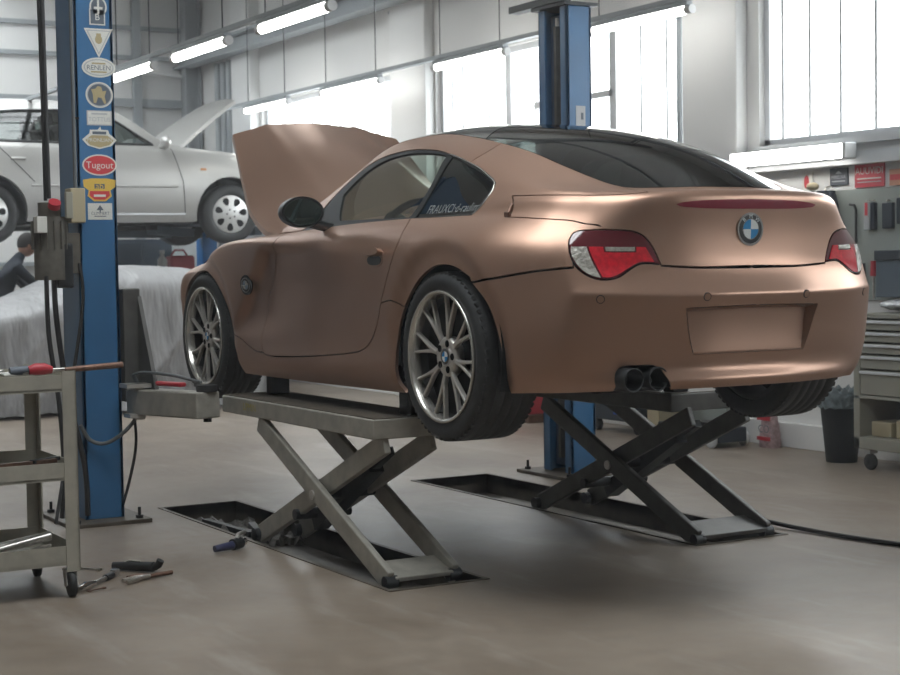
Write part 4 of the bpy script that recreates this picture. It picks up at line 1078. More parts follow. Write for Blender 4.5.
# ------------------------------------------------------------------ scissor lifts
def scissor(name, label, y0, y1, xp0, xp1, xa, xb, zt, pit, mark, m, fz):
    """y0 < y1 sides; platform xp0..xp1; arm feet at xa (rear) and xb (front)"""
    t = thing(name, label, 'scissor lift', ((xp0 + xp1) / 2, (y0 + y1) / 2, -PD), 0, 'scissor lifts under the copper car')
    zb = zt - .085
    mb = MB(); mb.rng(xp0, xp1, y0, y1, zb, zt - .004)
    pl = mb.build('platform', m, t, .006)
    mb = MB(); mb.rng(xp0 + .01, xp1 - .01, y0 + .01, y1 - .01, zt - .004, zt); mb.build('top_plate', M['oil'], pl)
    if mark:
        f = lambda x, y, h: Vector((xp1 - .34 - x, y1 + .0008 + h, zb + .042 + y))
        textmesh('LIPMIN', .05, 0, f).build('faded_lettering', M['yellowmark'], pl, recalc=False)
    W_ = .088; th = .030
    for ys, sg in ((y1, -1), (y0, 1)):
        o = ys + sg * .02
        mb = MB(); mb.bar((xb - .11, o, zb - .02), (xa + .06, o, fz + .03), th, W_, up=(0, 0, 1)); mb.build('scissor_arm', m, t, .006)
        mb = MB(); mb.bar((xa + .15, o + sg * .042, zb - .015), (xb, o + sg * .042, fz + .03), th, W_, up=(0, 0, 1)); mb.build('scissor_arm', m, t, .006)
        px = (xa + xb) / 2 + .02; pz = (zb + fz) / 2 + .005
        MB().cyl((px, o - sg * .022, pz), (px, o + sg * .07, pz), .022, 16).build('pivot_bolt', M['steel'], t)
        MB().cyl((xa + .06, o - sg * .025, fz + .03), (xa + .06, o + sg * .03, fz + .03), .026, 16).build('foot_pin', M['dark'], t)
        MB().cyl((xb, o + sg * .0, fz + .03), (xb, o + sg * .085, fz + .03), .030, 16).build('roller', M['dark'], t)
    mb = MB(); mb.bar((xa + .12, y0 + .035, fz + .060), (xa + .12, y1 - .035, fz + .060), .17, .02, up=(-.25, 0, 1)); mb.build('foot_plate', m, t, .004)
    for dx, dz in ((0, 0), (.25, -.12)): MB().cyl((px + dx, y0 + .03, pz + dz), (px + dx, y1 - .03, pz + dz), .025, 12).build('cross_shaft', M['dark'], t)
    mb = MB(); mb.bar((px + .28, (y0 + y1) / 2, pz - .17), (px - .28, (y0 + y1) / 2, pz + .15), .07, .07); mb.bar((px - .1, (y0 + y1) / 2, pz + .05), (px - .42, (y0 + y1) / 2, pz + .22), .035, .035); mb.build('hydraulic_ram', M['dark'], t)
    mb = MB(); mb.rng(xa - .0, xb + .9, y0 + .01, y1 - .01, -PD, -PD + .02); mb.build('base_frame', M['oil'], t)
    yc_ = .70 if y0 > 0 else -.74
    for x in (xp0 + .10, xp1 - .14):
        MB().rng(x - .04, x + .04, yc_ - .045, yc_ + .045, zt, .92 - .157).build('rubber_block', M['rubberblk'], t, .006)
    return t
scissor('scissor_lift', 'grey scissor lift nearest the tool cart, raised under the car sill', .60, .935, .44, 2.05, .30, 1.74, .655, 0, True, M['lift'], -.02)
scissor('scissor_lift', 'dark scissor lift in front of the unstickered blue post, raised under the car', -1.075, -.635, .55, 2.06, .33, 1.74, .665, 1, False, M['liftdark'], -.01)
# rubble in the front of the first pit
mb = MB(); rnd = random.Random(3)
for i in range(60):
    x = rnd.uniform(1.85, 2.7); y = rnd.uniform(.60, .95); r = rnd.uniform(.012, .035)
    mb.box((x, y, -PD + .02 + r * .6), (r * 2, r * 1.5, r * 1.2), rotm(rnd.random(), rnd.random(), rnd.random() * 6))
o = mb.build('rubble', M['dirt']); tag(o, 'pale dust and rubble lying in the pit of the grey scissor lift', 'rubble', kind='stuff')
for k, (x, y, L, a) in enumerate([(2.35, .80, .5, .1), (2.15, .72, .42, -.25)]):
    o = MB().bar((x - L / 2 * math.cos(a), y - L / 2 * math.sin(a), -PD + .055), (x + L / 2 * math.cos(a), y + L / 2 * math.sin(a), -PD + .06), .035, .03).build('steel_bar', M['dark'])
    tag(o, ['dark steel bar lying deeper in the pit of the grey lift', 'dark steel bar lying in the pit, closer to the grey lift feet'][k], 'bar')

# ------------------------------------------------------------------ two-post lift
def post(label, yin, yout, stick):
    """yin: open channel side (towards the car); yout: closed side"""
    x0, x1, H = 2.57, 2.87, 2.76 if not stick else 3.15
    s = 1 if yout > yin else -1
    t = thing('lift_post', label, 'lift post', ((x0 + x1) / 2, (yin + yout) / 2, 0), 0, 'posts of the two-post lift')
    mb = MB(); w = .02
    # channel: back plate, two flanges, returned lips
    mb.rng(x0, x1, yout - s * w, yout, .02, H); mb.rng(x0, x0 + w, yin, yout, .02, H); mb.rng(x1 - w, x1, yin, yout, .02, H)
    mb.rng(x0, x0 + .07, yin, yin + s * w, .02, H); mb.rng(x1 - .07, x1, yin, yin + s * w, .02, H)
    c = mb.build('column', M['blue'], t, .004)
    mb = MB(); mb.rng(x0 + .03, x1 - .03, yin + s * .07, yout - s * .03, .05, H - .03); mb.build('channel_shade', M['blueshade'], t)  # darker blue filling puts the recess shade into the colour
    for x in (x0 + .10, x1 - .13): MB().rng(x - .012, x + .012, yin + s * .03, yin + s * .07, .1, H - .1).build('guide_rail', M['liftdark'], t)
    MB().cyl((x0 + .17, yin + s * .05, .1), (x0 + .17, yin + s * .05, H - .05), .012, 10).build('lift_chain', M['steel'], t)
    bp = MB().rng(x0 - .13, x1 + .12, min(yin, yout) - .10, max(yin, yout) + .12, 0, .02).build('base_plate', M['oil'], t, .003)
    for bx in (x0 - .08, x1 + .07):
        for by in (min(yin, yout) - .05, max(yin, yout) + .07):
            mb = MB(); mb.cyl((bx, by, .02), (bx, by, .035), .02, 6); mb.cyl((bx, by, .03), (bx, by, .075), .008, 10); mb.build('anchor_bolt', M['dark'], bp)
    if not stick:
        mb = MB(); mb.rng(x0 - .03, x1 + .03, min(yin, yout) - .03, max(yin, yout) + .03, H, H + .02); mb.rng(x0 - .02, x1 + .25, yin - .02, yin + .05, H + .02, H + .06); mb.build('top_cap', M['dark'], t)
    return t, c, x0, x1
pR, cR, x0, x1 = post('blue lift post without stickers, standing behind the boot of the copper car', -1.455, -1.63, False)
f = lambda x, y, h: Vector((2.57 - .0012 - h, -1.55 - x, 2.12 + y))
MB().prism([(-.035, -.08), (.03, -.08), (.03, .06), (-.035, .06)], f, 0, .001).build('instruction_sticker', M['stgrey'], pR)
MB().rng(2.565, 2.569, -1.565, -1.55, 2.10, 2.14).build('sticker_print', M['stdark'], pR)
pL, cL, _, _ = post('tall blue lift post covered with a row of stickers, beside the tool cart', 1.265, 1.465, True)
# ---- stickers on its face
FXX = 2.57
def Fst(yc, zc):
    return lambda x, y, h: Vector((FXX - .0012 - h, yc - x, zc + y))
ell = lambda a, b, n=40: [(a * math.cos(2 * PI * k / n), b * math.sin(2 * PI * k / n)) for k in range(n)]
rect = lambda a, b: [(-a, -b), (a, -b), (a, b), (-a, b)]
def sticker(yc, zc, outer, m, label, layers):
    F = Fst(yc, zc)
    b = MB().prism(outer, F, 0, .0008).build('sticker', m, pL, label=label)
    for i, (kind, *a) in enumerate(layers):
        h = .0012 + i * .0004
        if kind == 'p': MB().prism(a[0], lambda x, y, q, a=a: F(x + (a[2] if len(a) > 2 else 0), y + (a[3] if len(a) > 3 else 0), q), .0006, h).build('print', a[1], b)
        else: textmesh(a[0], a[1], h, lambda x, y, q, a=a: F(x + a[3], y + a[4], q)).build('print', a[2], b, recalc=False)
y_, z_ = 1.3370, 2.5680
sticker(y_, z_, ell(.044, .05), M['paper'], 'round white sticker with a dark symbol, topmost on the post',
        [('p', ell(.036, .042), M['stdark']), ('p', rect(.005, .034), M['paper']), ('p', rect(.022, .006), M['paper'], 0, -.006)])
y_, z_ = 1.3430, 2.5180
sticker(y_, z_, rect(.040, .040), M['paper'], 'square white sticker with a dark field and pale letter', [('p', rect(.034, .034), M['stdark']), ('t', 'B', .045, M['paper'], 0, -.002)])
y_, z_ = 1.3390, 2.3950
sticker(y_, z_, [(-.074, .066), (.074, .066), (0, -.078)], M['paper'], 'white triangular pennant sticker pointing down', [('p', [(-.062, .058), (.062, .058), (0, -.062)], M['stgrey']), ('p', [(-.054, .053), (.054, .053), (0, -.052)], M['paper']), ('p', ell(.018, .022), M['stgold'], 0, .012), ('p', rect(.012, .008), M['stgold'], 0, .034)])
y_, z_ = 1.3420, 2.2690
sticker(y_, z_, ell(.086, .049), M['paper'], 'oval white sticker with dark lettering, below the pennant', [('p', ell(.076, .041), M['stgrey']), ('p', ell(.070, .036), M['paper']), ('t', 'RENLEN', .034, M['stdark'], 0, -.002), ('p', rect(.04, .004), M['stgold'], 0, -.022), ('p', rect(.035, .004), M['stgold'], 0, .020)])
y_, z_ = 1.3420, 2.1340
sticker(y_, z_, ell(.070, .064), M['paper'], 'round sticker with a pale animal figure on dark ground', [('p', ell(.063, .058), M['stgrey']), ('p', ell(.058, .053), M['stdark']),
        ('p', [(-.03, -.04), (-.018, -.042), (-.008, -.012), (.01, -.015), (.024, -.044), (.034, -.04), (.026, -.008), (.036, .022), (.016, .018), (.01, .04), (-.008, .044), (-.02, .03), (-.042, .026), (-.034, .004)], M['stgold'])])
y_, z_ = 1.3450, 2.0200
sticker(y_, z_, rect(.064, .037), M['stgrey'], 'grey rectangular sticker with worn print', [('p', rect(.058, .032), M['paper']), ('t', 'TOTTUS', .030, M['stgrey'], 0, -.008), ('p', rect(.04, .004), M['stgrey'], 0, .020)])
y_, z_ = 1.3470, 1.9160
sticker(y_, z_, [(-.088, -.004), (-.06, -.034), (0, -.050), (.06, -.034), (.088, -.004), (.05, .028), (.045, .045), (.01, .046), (.006, .062), (-.008, .046), (-.048, .045), (-.05, .028)], M['paper'], 'crown shaped white and brown sticker with lettering',
        [('p', [(-.072, -.006), (-.05, -.03), (0, -.042), (.05, -.03), (.072, -.006), (.04, .018), (-.04, .018)], M['stgold']), ('p', rect(.035, .007), M['stdark'], 0, .030), ('t', 'PRONLIAN', .026, M['paper'], 0, -.006)])
y_, z_ = 1.3500, 1.7870
sticker(y_, z_, ell(.088, .053), M['paper'], 'red oval sticker with white lettering', [('p', ell(.080, .046), M['stred']), ('t', 'Tugout', .048, M['paper'], 0, -.002)])
y_, z_ = 1.3530, 1.6630
sticker(y_, z_, [(-.084, .05), (-.04, .058), (.04, .058), (.084, .05), (.08, .016), (.055, -.002), (.062, -.03), (.03, -.056), (-.03, -.056), (-.062, -.03), (-.055, -.002), (-.08, .016)], M['styel'], 'yellow and red shield shaped sticker', [('p', [(-.05, -.005), (.05, -.005), (.052, -.028), (.026, -.048), (-.026, -.048), (-.052, -.028)], M['stred']), ('p', rect(.026, .012), M['stdark'], 0, .018), ('t', 'ab', .045, M['styel'], 0, .018), ('p', rect(.03, .006), M['paper'], 0, -.028)])
y_, z_ = 1.3530, 1.5570
sticker(y_, z_, rect(.062, .041), M['paper'], 'white rectangular sticker with a small dark tree, lowest on the post', [('p', [(-.018, .006), (.018, .006), (0, .032)], M['stdark']), ('p', rect(.003, .006), M['stdark'], 0, .002), ('t', 'CLIMMERT', .020, M['stdark'], 0, -.010), ('p', rect(.03, .002), M['stdark'], 0, -.024)])
# carriage, swing arm
mb = MB(); mb.rng(2.56, 2.80, 1.16, 1.25, .60, 1.17); mb.build('carriage', M['liftdark'], pL, .006)
mb = MB(); mb.add([(2.57, 1.155, .62), (2.30, 1.155, .62), (2.56, 1.155, 1.13), (2.57, 1.175, .62), (2.30, 1.175, .62), (2.56, 1.175, 1.13)], [(0, 1, 2), (5, 4, 3), (0, 3, 4, 1), (1, 4, 5, 2), (2, 5, 3, 0)]); mb.build('carriage_gusset', M['liftdark'], pL)
mb = MB(); mb.bar((2.52, 1.20, .605), (1.86, 1.08, .622), .13, .125); mb.build('swing_arm', M['lift'], pL, .008)
mb = MB(); mb.cyl((2.44, 1.22, .52), (2.44, 1.22, .70), .03, 14); mb.rng(2.38, 2.50, 1.17, 1.30, .68, .70); mb.rng(2.40, 2.50, 1.2, 1.28, .53, .55); mb.build('arm_pivot', M['steel'], pL)
mb = MB(); mb.cyl((1.90, 1.07, .684), (1.90, 1.07, .715), .05, 20); mb.cyl((1.90, 1.07, .54), (1.90, 1.07, .69), .02, 12); mb.build('arm_pad', M['rubberblk'], pL)
# pump unit with motor and switch box on the closed side
mb = MB(); mb.cyl((2.60, 1.60, 1.22), (2.60, 1.60, 1.53), .078, 24); mb.cyl((2.60, 1.60, 1.53), (2.60, 1.60, 1.60), .055, 20); mb.rng(2.56, 2.68, 1.46, 1.62, 1.25, 1.45)
mo = mb.build('pump_motor', M['motor'], pL, .004)
mb = MB()
for k in range(14):
    a = 2 * PI * k / 14; mb.box((2.60 + .08 * math.cos(a), 1.60 + .08 * math.sin(a), 1.44), (.02, .006, .14), rotm(0, 0, a))
mb.build('cooling_fins', M['motor'], mo)
MB().rng(2.545, 2.62, 1.50, 1.58, 1.18, 1.40).build('oil_tank', M['dark'], mo, .01)
MB().rng(2.50, 2.56, 1.640, 1.690, 1.45, 1.53).build('terminal_box', M['paper'], mo, .004)
MB().cyl((2.52, 1.60, 1.575), (2.50, 1.60, 1.60), .03, 14).build('red_knob', M['red'], mo)
bx = MB().rng(2.52, 2.62, 1.44, 1.515, 1.50, 1.67).build('switch_box', M['beige'], pL, .006)
MB().rng(2.515, 2.545, 1.505, 1.54, 1.52, 1.65).build('switch_box_lid', M['cabinet'], bx, .004)
MB().cyl((2.57, 1.475, 1.67), (2.57, 1.475, 3.1), .010, 10).build('conduit', M['hosegrey'], pL)
MB().rng(2.56, 2.58, 1.45, 1.47, 2.01, 2.02).build('conduit_clip', M['dark'], pL)
def hose(name, pts, r, m, label, cat='hose'):
    o = MB().tube(catmull(pts, 10), r, 8).build(name, m); tag(o, label, cat); return o
hose('hydraulic_hose', [(2.58, 1.615, 4.7), (2.58, 1.615, 3.2), (2.58, 1.610, 2.2), (2.58, 1.605, 1.62)], .011, M['hose'], 'black hose hanging from the ceiling down to the pump on the stickered post')
hose('hydraulic_hose', [(2.60, 1.628, 4.7), (2.60, 1.628, 3.0), (2.60, 1.62, 2.2), (2.60, 1.617, 1.61)], .009, M['hose'], 'thinner dark hose hanging close beside the black hose by the stickered post')
hose('power_cable', [(2.54, 1.64, 1.24), (2.54, 1.635, .95), (2.52, 1.60, .62), (2.50, 1.59, .30), (2.52, 1.60, .05)], .012, M['hose'], 'black cable dropping from the pump unit behind the tool cart, left of two', 'cable')
hose('power_cable', [(2.55, 1.60, 1.22), (2.55, 1.59, 1.0), (2.55, 1.545, .65), (2.52, 1.48, .30), (2.52, 1.47, .05)], .014, M['hose'], 'thick black cable dropping from the pump unit to the floor, right of two', 'cable')
hose('power_cable', [(2.55, 1.47, 1.30), (2.53, 1.465, 1.1), (2.53, 1.53, .70), (2.50, 1.58, .35), (2.42, 1.66, .04)], .009, M['hose'], 'thin dark cable slanting down the side of the stickered post', 'cable')
hose('air_hose', [(2.52, 1.22, .74), (2.46, 1.20, .62), (2.44, 1.26, .50), (2.50, 1.36, .41), (2.535, 1.44, .42), (2.54, 1.49, .50)], .010, M['hosegrey'], 'grey hose looping round the front of the stickered post')
hose('air_hose', [(2.50, 1.225, .74), (2.40, 1.20, .755), (2.2, 1.12, .745), (2.0, 1.06, .72)], .008, M['hosegrey'], 'grey hose lying over the lift swing arm')
hose('power_cable', [(2.56, 1.215, .62), (2.53, 1.21, .4), (2.56, 1.24, .2), (2.6, 1.28, .03)], .008, M['hose'], 'black cable hanging down the car side of the stickered post', 'cable')
hose('floor_cable', [(.62, -1.10, .02), (.60, -1.19, .03), (.42, -1.25, .015), (.1, -1.28, .012), (-.3, -1.36, .012), (-.7, -1.5, .012)], .011, M['hose'], 'black cable lying on the floor from the dark scissor lift', 'cable')
o = MB().box((2.12, 1.17, .712), (.20, .04, .022), rotm(0, 0, .3)).build('red_clamp', M['red'], bevel=.008); tag(o, 'small red clamp lying on the swing arm by the front wheel', 'clamp')

# ------------------------------------------------------------------ tool cart
cart = thing('tool_cart', 'grey steel three shelf tool cart on castors at the edge of the room', 'tool cart', (1.04, 2.38, 0))
CX0, CX1, CY0, CY1 = .85, 1.40, 2.02, 2.72
cg = M['cartgrey']
for z0, z1, nm in ((.80, .865, 'shelf'), (.455, .525, 'shelf'), (.125, .20, 'shelf')):
    mb = MB(); w = .006
    mb.rng(CX0, CX1, CY0, CY1, z0 + .005, z0 + .012)
    mb.rng(CX0, CX0 + w, CY0, CY1, z0, z1); mb.rng(CX1 - w, CX1, CY0, CY1, z0, z1); mb.rng(CX0, CX1, CY0, CY0 + w, z0, z1); mb.rng(CX0, CX1, CY1 - w, CY1, z0, z1)
    mb.build(nm, cg, cart)
for x in (CX0, CX1):
    for y in (CY0, CY1):
        sx = 1 if x == CX0 else -1; sy = 1 if y == CY0 else -1
        mb = MB(); mb.rng(x - sx * .004, x + sx * .045, y - sy * .004, y + sy * .002, .10, .88); mb.rng(x - sx * .004, x + sx * .002, y - sy * .004, y + sy * .050, .10, .88)
        mb.build('post', cg, cart)
        cx, cy = x + sx * .03, y + sy * .03
        mb = MB(); mb.rng(cx - .03, cx + .03, cy - .022, cy + .022, .098, .105); mb.bar((cx, cy - .021, .10), (cx - .02, cy - .021, .042), .004, .035, up=(1, 0, 0)); mb.bar((cx, cy + .021, .10), (cx - .02, cy + .021, .042), .004, .035, up=(1, 0, 0))
        ca = mb.build('caster', M['steel'], cart)
        MB().lathe([(0, -.014), (.03, -.014), (.048, -.010), (.048, .010), (.03, .014), (0, .014)], 28, (cx - .02, cy, .048)).build('wheel', M['rubber'], ca)
# things on the cart
ZT = .866
def rod_tool(name, a, b, r, m, label, cat, extra=None, group=None):
    t = thing(name, label, cat, ((a[0] + b[0]) / 2, (a[1] + b[1]) / 2, min(a[2], b[2])), 0, group)
    MB().cyl(a, b, r, 12).build('shaft', m, t)
    if extra: extra(t)
    return t
def sd(t):
    MB().tube([(.875, 2.19, ZT + .020), (.875, 2.165, ZT + .024), (.875, 2.13, ZT + .024), (.875, 2.10, ZT + .019)], .02, 14, True, [.016, .023, .023, .014]).build('handle', M['red'], t)
    MB().tube([(.885, 2.26, ZT + .018), (.885, 2.19, ZT + .022)], .017, 12).build('second_handle', M['stdark'], t)
rod_tool('screwdriver', (.875, 2.10, ZT + .02), (.875, 1.99, ZT + .022), .005, M['toolsteel'], 'red handled screwdriver lying on the cart top', 'screwdriver', sd)
o = MB().tube([(.87, 2.05, ZT + .017), (.87, 1.96, ZT + .021), (.87, 1.82, ZT + .027)], .012, 12, True, [.010, .012, .0125]).build('punch', M['rust']); tag(o, 'brown steel drift overhanging the corner of the cart top', 'punch')
def spanner(a, b, r, label, m=None, group='spanners on the cart top'):
    m = m or M['toolsteel']
    t = thing('spanner', label, 'spanner', ((a[0] + b[0]) / 2, (a[1] + b[1]) / 2, min(a[2], b[2])), 0, group)
    a = Vector(a); b = Vector(b); d = (b - a).normalized()
    MB().bar(a + d * r, b - d * r, r * .8, r * .45).build('shaft', m, t)
    MB().lathe([(r * .55, -r * .3), (r, -r * .3), (r, r * .3), (r * .55, r * .3)], 20, a, 'Z', closed=True).build('ring_end', m, t)
    n = Vector((-d.y, d.x, 0)); mb = MB()
    for s in (-1, 1): mb.bar(b - d * r * .9 + n * s * r * .4, b + d * r * .6 + n * s * r * .72, r * .5, r * .6)
    mb.build('open_end', m, t); return t
spanner((.90, 2.34, ZT + .010), (.88, 2.20, ZT + .010), .014, 'bright spanner lying left of the red screwdriver on the cart top')
spanner((.87, 2.30, ZT + .024), (.90, 2.45, ZT + .010), .014, 'spanner lying nearest the picture edge on the cart top')
spanner((.93, 2.12, ZT + .008), (.90, 2.02, ZT + .008), .012, 'short spanner under the screwdriver blade on the cart top')
for k, (y, x) in enumerate([(2.055, .885), (2.035, .93), (2.085, .95)]):
    o = MB().cyl((x, y, ZT), (x, y, ZT + .022), .012, 6).build('socket', M['toolsteel']); tag(o, ['small socket standing at the front edge of the cart top', 'socket standing in the corner of the cart top', 'socket standing behind the other two on the cart top'][k], 'socket', 'sockets on the cart top')
o = MB().box((.93, 2.22, ZT + .006), (.10, .16, .012), rotm(0, 0, .2)).build('rag', M['paper'], bevel=.004); tag(o, 'crumpled pale rag under the tools on the cart top', 'rag')
# middle shelf
ZM = .468
o = MB().bar((.88, 2.40, ZM + .055), (.92, 2.08, ZM + .06), .02, .016).build('flat_bar', M['rust']); tag(o, 'reddish brown flat bar lying on the middle shelf', 'bar')
o = MB().bar((.90, 2.18, ZM + .063), (1.0, 2.05, ZM + .06), .022, .014).build('pry_bar', M['dark']); tag(o, 'dark pry bar lying in the corner of the middle shelf', 'pry bar')
# bottom shelf
o = MB().cyl((.92, 2.50, .165), (.92, 2.11, .235), .017, 14).build('steel_tube', M['toolsteel']); tag(o, 'bright steel tube leaning on the bottom shelf rim, front one', 'tube')
o = MB().cyl((.985, 2.46, .175), (.96, 2.10, .232), .016, 14).build('steel_tube', M['toolsteel']); tag(o, 'steel tube lying just behind the bright tube on the bottom shelf', 'tube')
o = MB().bar((.875, 2.21, .195), (.885, 2.12, .205), .018, .010).build('steel_strip', M['toolsteel']); tag(o, 'short flat steel strip on the bottom shelf below the tubes', 'strip')

# ------------------------------------------------------------------ tools on the floor
t = thing('air_gun', 'black blow gun lying on the floor beside the cart', 'blow gun', (1.23, 1.68, 0))
MB().tube([(1.30, 1.74, .020), (1.232, 1.68, .021), (1.15, 1.615, .024)], .018, 12, True, [.015, .020, .021]).build('grip', M['plastic'], t)
MB().tube([(1.150, 1.612, .022), (1.135, 1.598, .034), (1.128, 1.592, .052)], .016, 12).build('nozzle_cap', M['plastic'], t)
MB().tube([(1.27, 1.71, .03), (1.24, 1.69, .045), (1.20, 1.655, .043)], .004, 6).build('trigger', M['steel'], t)
t = thing('ratchet_wrench', 'bright ratchet wrench lying on the floor between cart and blow gun', 'ratchet', (1.02, 1.89, 0))
MB().tube([(.91, 2.01, .012), (.955, 1.965, .015), (1.01, 1.91, .013)], .014, 10, True, [.014, .017, .010]).build('handle', M['chrome'], t)
MB().tube([(1.01, 1.91, .013), (1.08, 1.845, .013), (1.15, 1.785, .014)], .009, 10).build('shaft', M['toolsteel'], t)
MB().tube([(1.08, 1.845, .014), (1.13, 1.80, .014)], .014, 10).build('collar', M['dark'], t)
MB().cyl((1.155, 1.78, .001), (1.155, 1.78, .030), .019, 16).build('ratchet_head', M['toolsteel'], t)
spanner((1.41, 1.86, .006), (1.315, 1.795, .006), .013, 'small spanner lying on the floor behind the ratchet wrench', group='spanners on the floor')
spanner((.93, 1.90, .005), (.90, 1.97, .005), .009, 'thin spanner lying on the floor under the ratchet handle', m=M['rust'], group='spanners on the floor')
t = thing('pliers', 'rusty pliers lying open on the floor, furthest from the cart', 'pliers', (1.03, 1.66, 0))
MB().tube([(1.055, 1.57, .012), (1.04, 1.62, .012), (1.025, 1.675, .012)], .009, 8).build('handle', M['rust'], t)
for pts in ([(1.025, 1.675, .013), (1.0, 1.72, .013), (.945, 1.80, .012)], [(1.02, 1.68, .013), (1.03, 1.735, .013), (.995, 1.80, .012)], [(1.03, 1.67, .012), (1.06, 1.715, .012), (1.045, 1.765, .012)]):
    MB().tube(pts, .008, 8).build('jaw', M['toolsteel'] if pts[0][2] > .0125 else M['rust'], t)
t = thing('air_tool', 'dark blue air tool lying on the floor by the rim of the grey lift pit', 'air tool', (1.46, 1.13, 0))
MB().tube([(1.425, 1.235, .020), (1.435, 1.19, .022), (1.447, 1.14, .024)], .018, 12, True, [.015, .018, .019]).build('grip', mat('navy_plastic', (.03, .035, .09), .35), t)
MB().tube([(1.447, 1.14, .026), (1.475, 1.09, .028)], .026, 14).build('tool_body', M['dark'], t)
MB().cyl((1.475, 1.09, .028), (1.49, 1.065, .028), .017, 14).build('chuck', M['chrome'], t)
MB().tube([(1.46, 1.115, .048), (1.475, 1.10, .065), (1.50, 1.06, .07)], .010, 10).build('air_inlet', M['toolsteel'], t)

# ------------------------------------------------------------------ silver hatchback on a lift (origin: front axle on the ground; nose +x)
SILV = [  # rows of (x, y, z) keys by column: nose to tail
 [(0, .80, 0, .22), (1, .76, .40, .22), (2, .62, .70, .22), (3, .30, .78, .21), (4, -.5, .79, .21), (6, -1.8, .79, .21), (8, -2.9, .78, .24), (9, -3.2, .62, .28), (10, -3.28, 0, .28)],
 [(0, .83, 0, .30), (1, .79, .42, .30), (2, .64, .73, .30), (3, .30, .815, .29), (4, -.5, .82, .28), (6, -1.8, .82, .28), (8, -2.9, .81, .30), (9, -3.24, .64, .33), (10, -3.31, 0, .33)],
 [(0, .84, 0, .45), (1, .80, .42, .45), (2, .65, .74, .45), (3, .30, .835, .45), (4, -.5, .84, .45), (6, -1.8, .84, .45), (8, -2.9, .83, .45), (9, -3.26, .65, .45), (10, -3.33, 0, .45)],
 [(0, .80, 0, .60), (1, .76, .42, .60), (2, .62, .72, .61), (3, .30, .83, .63), (4, -.5, .845, .62), (6, -1.8, .845, .62), (8, -2.9, .835, .65), (9, -3.24, .65, .65), (10, -3.31, 0, .65)],
 [(0, .70, 0, .70), (1, .66, .40, .72), (2, .54, .66, .74), (3, .28, .79, .80), (4, -.5, .83, .80), (6, -1.8, .835, .80), (8, -2.9, .82, .82), (9, -3.16, .64, .85), (10, -3.22, 0, .85)],
 [(0, .60, 0, .74), (1, .56, .38, .77), (2, .46, .60, .81), (3, .24, .72, .88), (4, -.5, .79, .925), (6, -1.8, .80, .945), (8, -2.85, .77, .97), (9, -3.08, .62, .98), (10, -3.14, 0, .98)],
 [(0, .54, 0, .76), (1, .50, .36, .79), (2, .40, .56, .84), (3, .20, .67, .91), (4, -.53, .755, .95), (6, -1.8, .765, .975), (8, -2.83, .735, 1.0), (9, -3.04, .60, 1.0), (10, -3.10, 0, 1.0)],
 [(0, .48, 0, .78), (1, .44, .33, .81), (2, .34, .50, .86), (3, .14, .62, .93), (4, -.60, .72, 1.00), (5, -1.0, .70, 1.16), (6, -1.8, .69, 1.20), (8, -2.75, .66, 1.18), (9, -2.92, .55, 1.16), (10, -2.98, 0, 1.16)],
 [(0, .42, 0, .80), (1, .38, .30, .83), (2, .28, .46, .88), (3, .08, .57, .95), (4, -.66, .69, 1.03), (5, -1.12, .60, 1.315), (6, -1.8, .585, 1.37), (8, -2.6, .57, 1.34), (9, -2.78, .50, 1.30), (10, -2.85, 0, 1.31)],
 [(0, .36, 0, .82), (1, .32, .26, .85), (2, .22, .40, .90), (3, .02, .50, .97), (4, -.70, .63, 1.05), (5, -1.22, .50, 1.375), (6, -1.8, .48, 1.43), (8, -2.5, .46, 1.40), (9, -2.65, .40, 1.37), (10, -2.72, 0, 1.38)],
 [(0, .30, 0, .84), (1, .24, 0, .87), (2, .10, 0, .93), (3, -.12, 0, 1.0), (4, -.74, 0, 1.09), (5, -1.30, 0, 1.41), (6, -1.8, 0, 1.47), (8, -2.4, 0, 1.44), (9, -2.5, 0, 1.42), (10, -2.55, 0, 1.41)],
]
def silver_surf():
    n = len(SILV); U = np.linspace(0, 10, 161); P = []
    for Rk in SILV:
        Rk = np.array(Rk, float); P.append(np.stack([pchip(Rk[:, 0], Rk[:, k], U) for k in (1, 2, 3)], -1))
    P = np.array(P)
    for _ in range(3):
        Q2 = P.copy(); Q2[:, 1:-1] = .25 * P[:, :-2] + .5 * P[:, 1:-1] + .25 * P[:, 2:]; P = Q2
    v = np.linspace(0, n - 1, (n - 1) * 8 + 1); B, i, Q = bspline_rows(P, v)
    T = sum(B[k][:, None, None] * Q[i + k] for k in range(4))
    T[-1, :, 1] = 0
    return Surf(np.transpose(T, (1, 0, 2)).copy(), 10., n - 1., .45, .10, .25, .3)
SS = silver_surf()
_ST = SS.T; _nu, _nv = _ST.shape[:2]
def suv(x, z):   # side view point -> (u,v) on the flank
    lim = int(_nv * .93); d = (_ST[:, :lim, 0] - x) ** 2 + (_ST[:, :lim, 2] - z) ** 2 + (_ST[:, :lim, 1] < .3) * 9
    i, j = np.unravel_index(np.argmin(d), d.shape); q = np.array([[i / (_nu - 1) * 10., j / (_nv - 1) * SS.vmax]])
    for _ in range(5):
        p = SS.pos(q)[0]; du, dv = SS.jac(q); A = np.array([[du[0, 0], dv[0, 0]], [du[0, 2], dv[0, 2]]])
        try: q = q + np.clip(np.linalg.solve(A, [x - p[0], z - p[2]]), -.15, .15)
        except Exception: break
        q[0, 0] = min(max(q[0, 0], 0), 10); q[0, 1] = min(max(q[0, 1], 0), SS.vmax)
    return (float(q[0, 0]), float(q[0, 1]))
sc = thing('hatchback_car', 'silver hatchback raised high on a lift behind the stickered post, bonnet open', 'car', (11.0, -2.454, 1.515), -PI / 2)
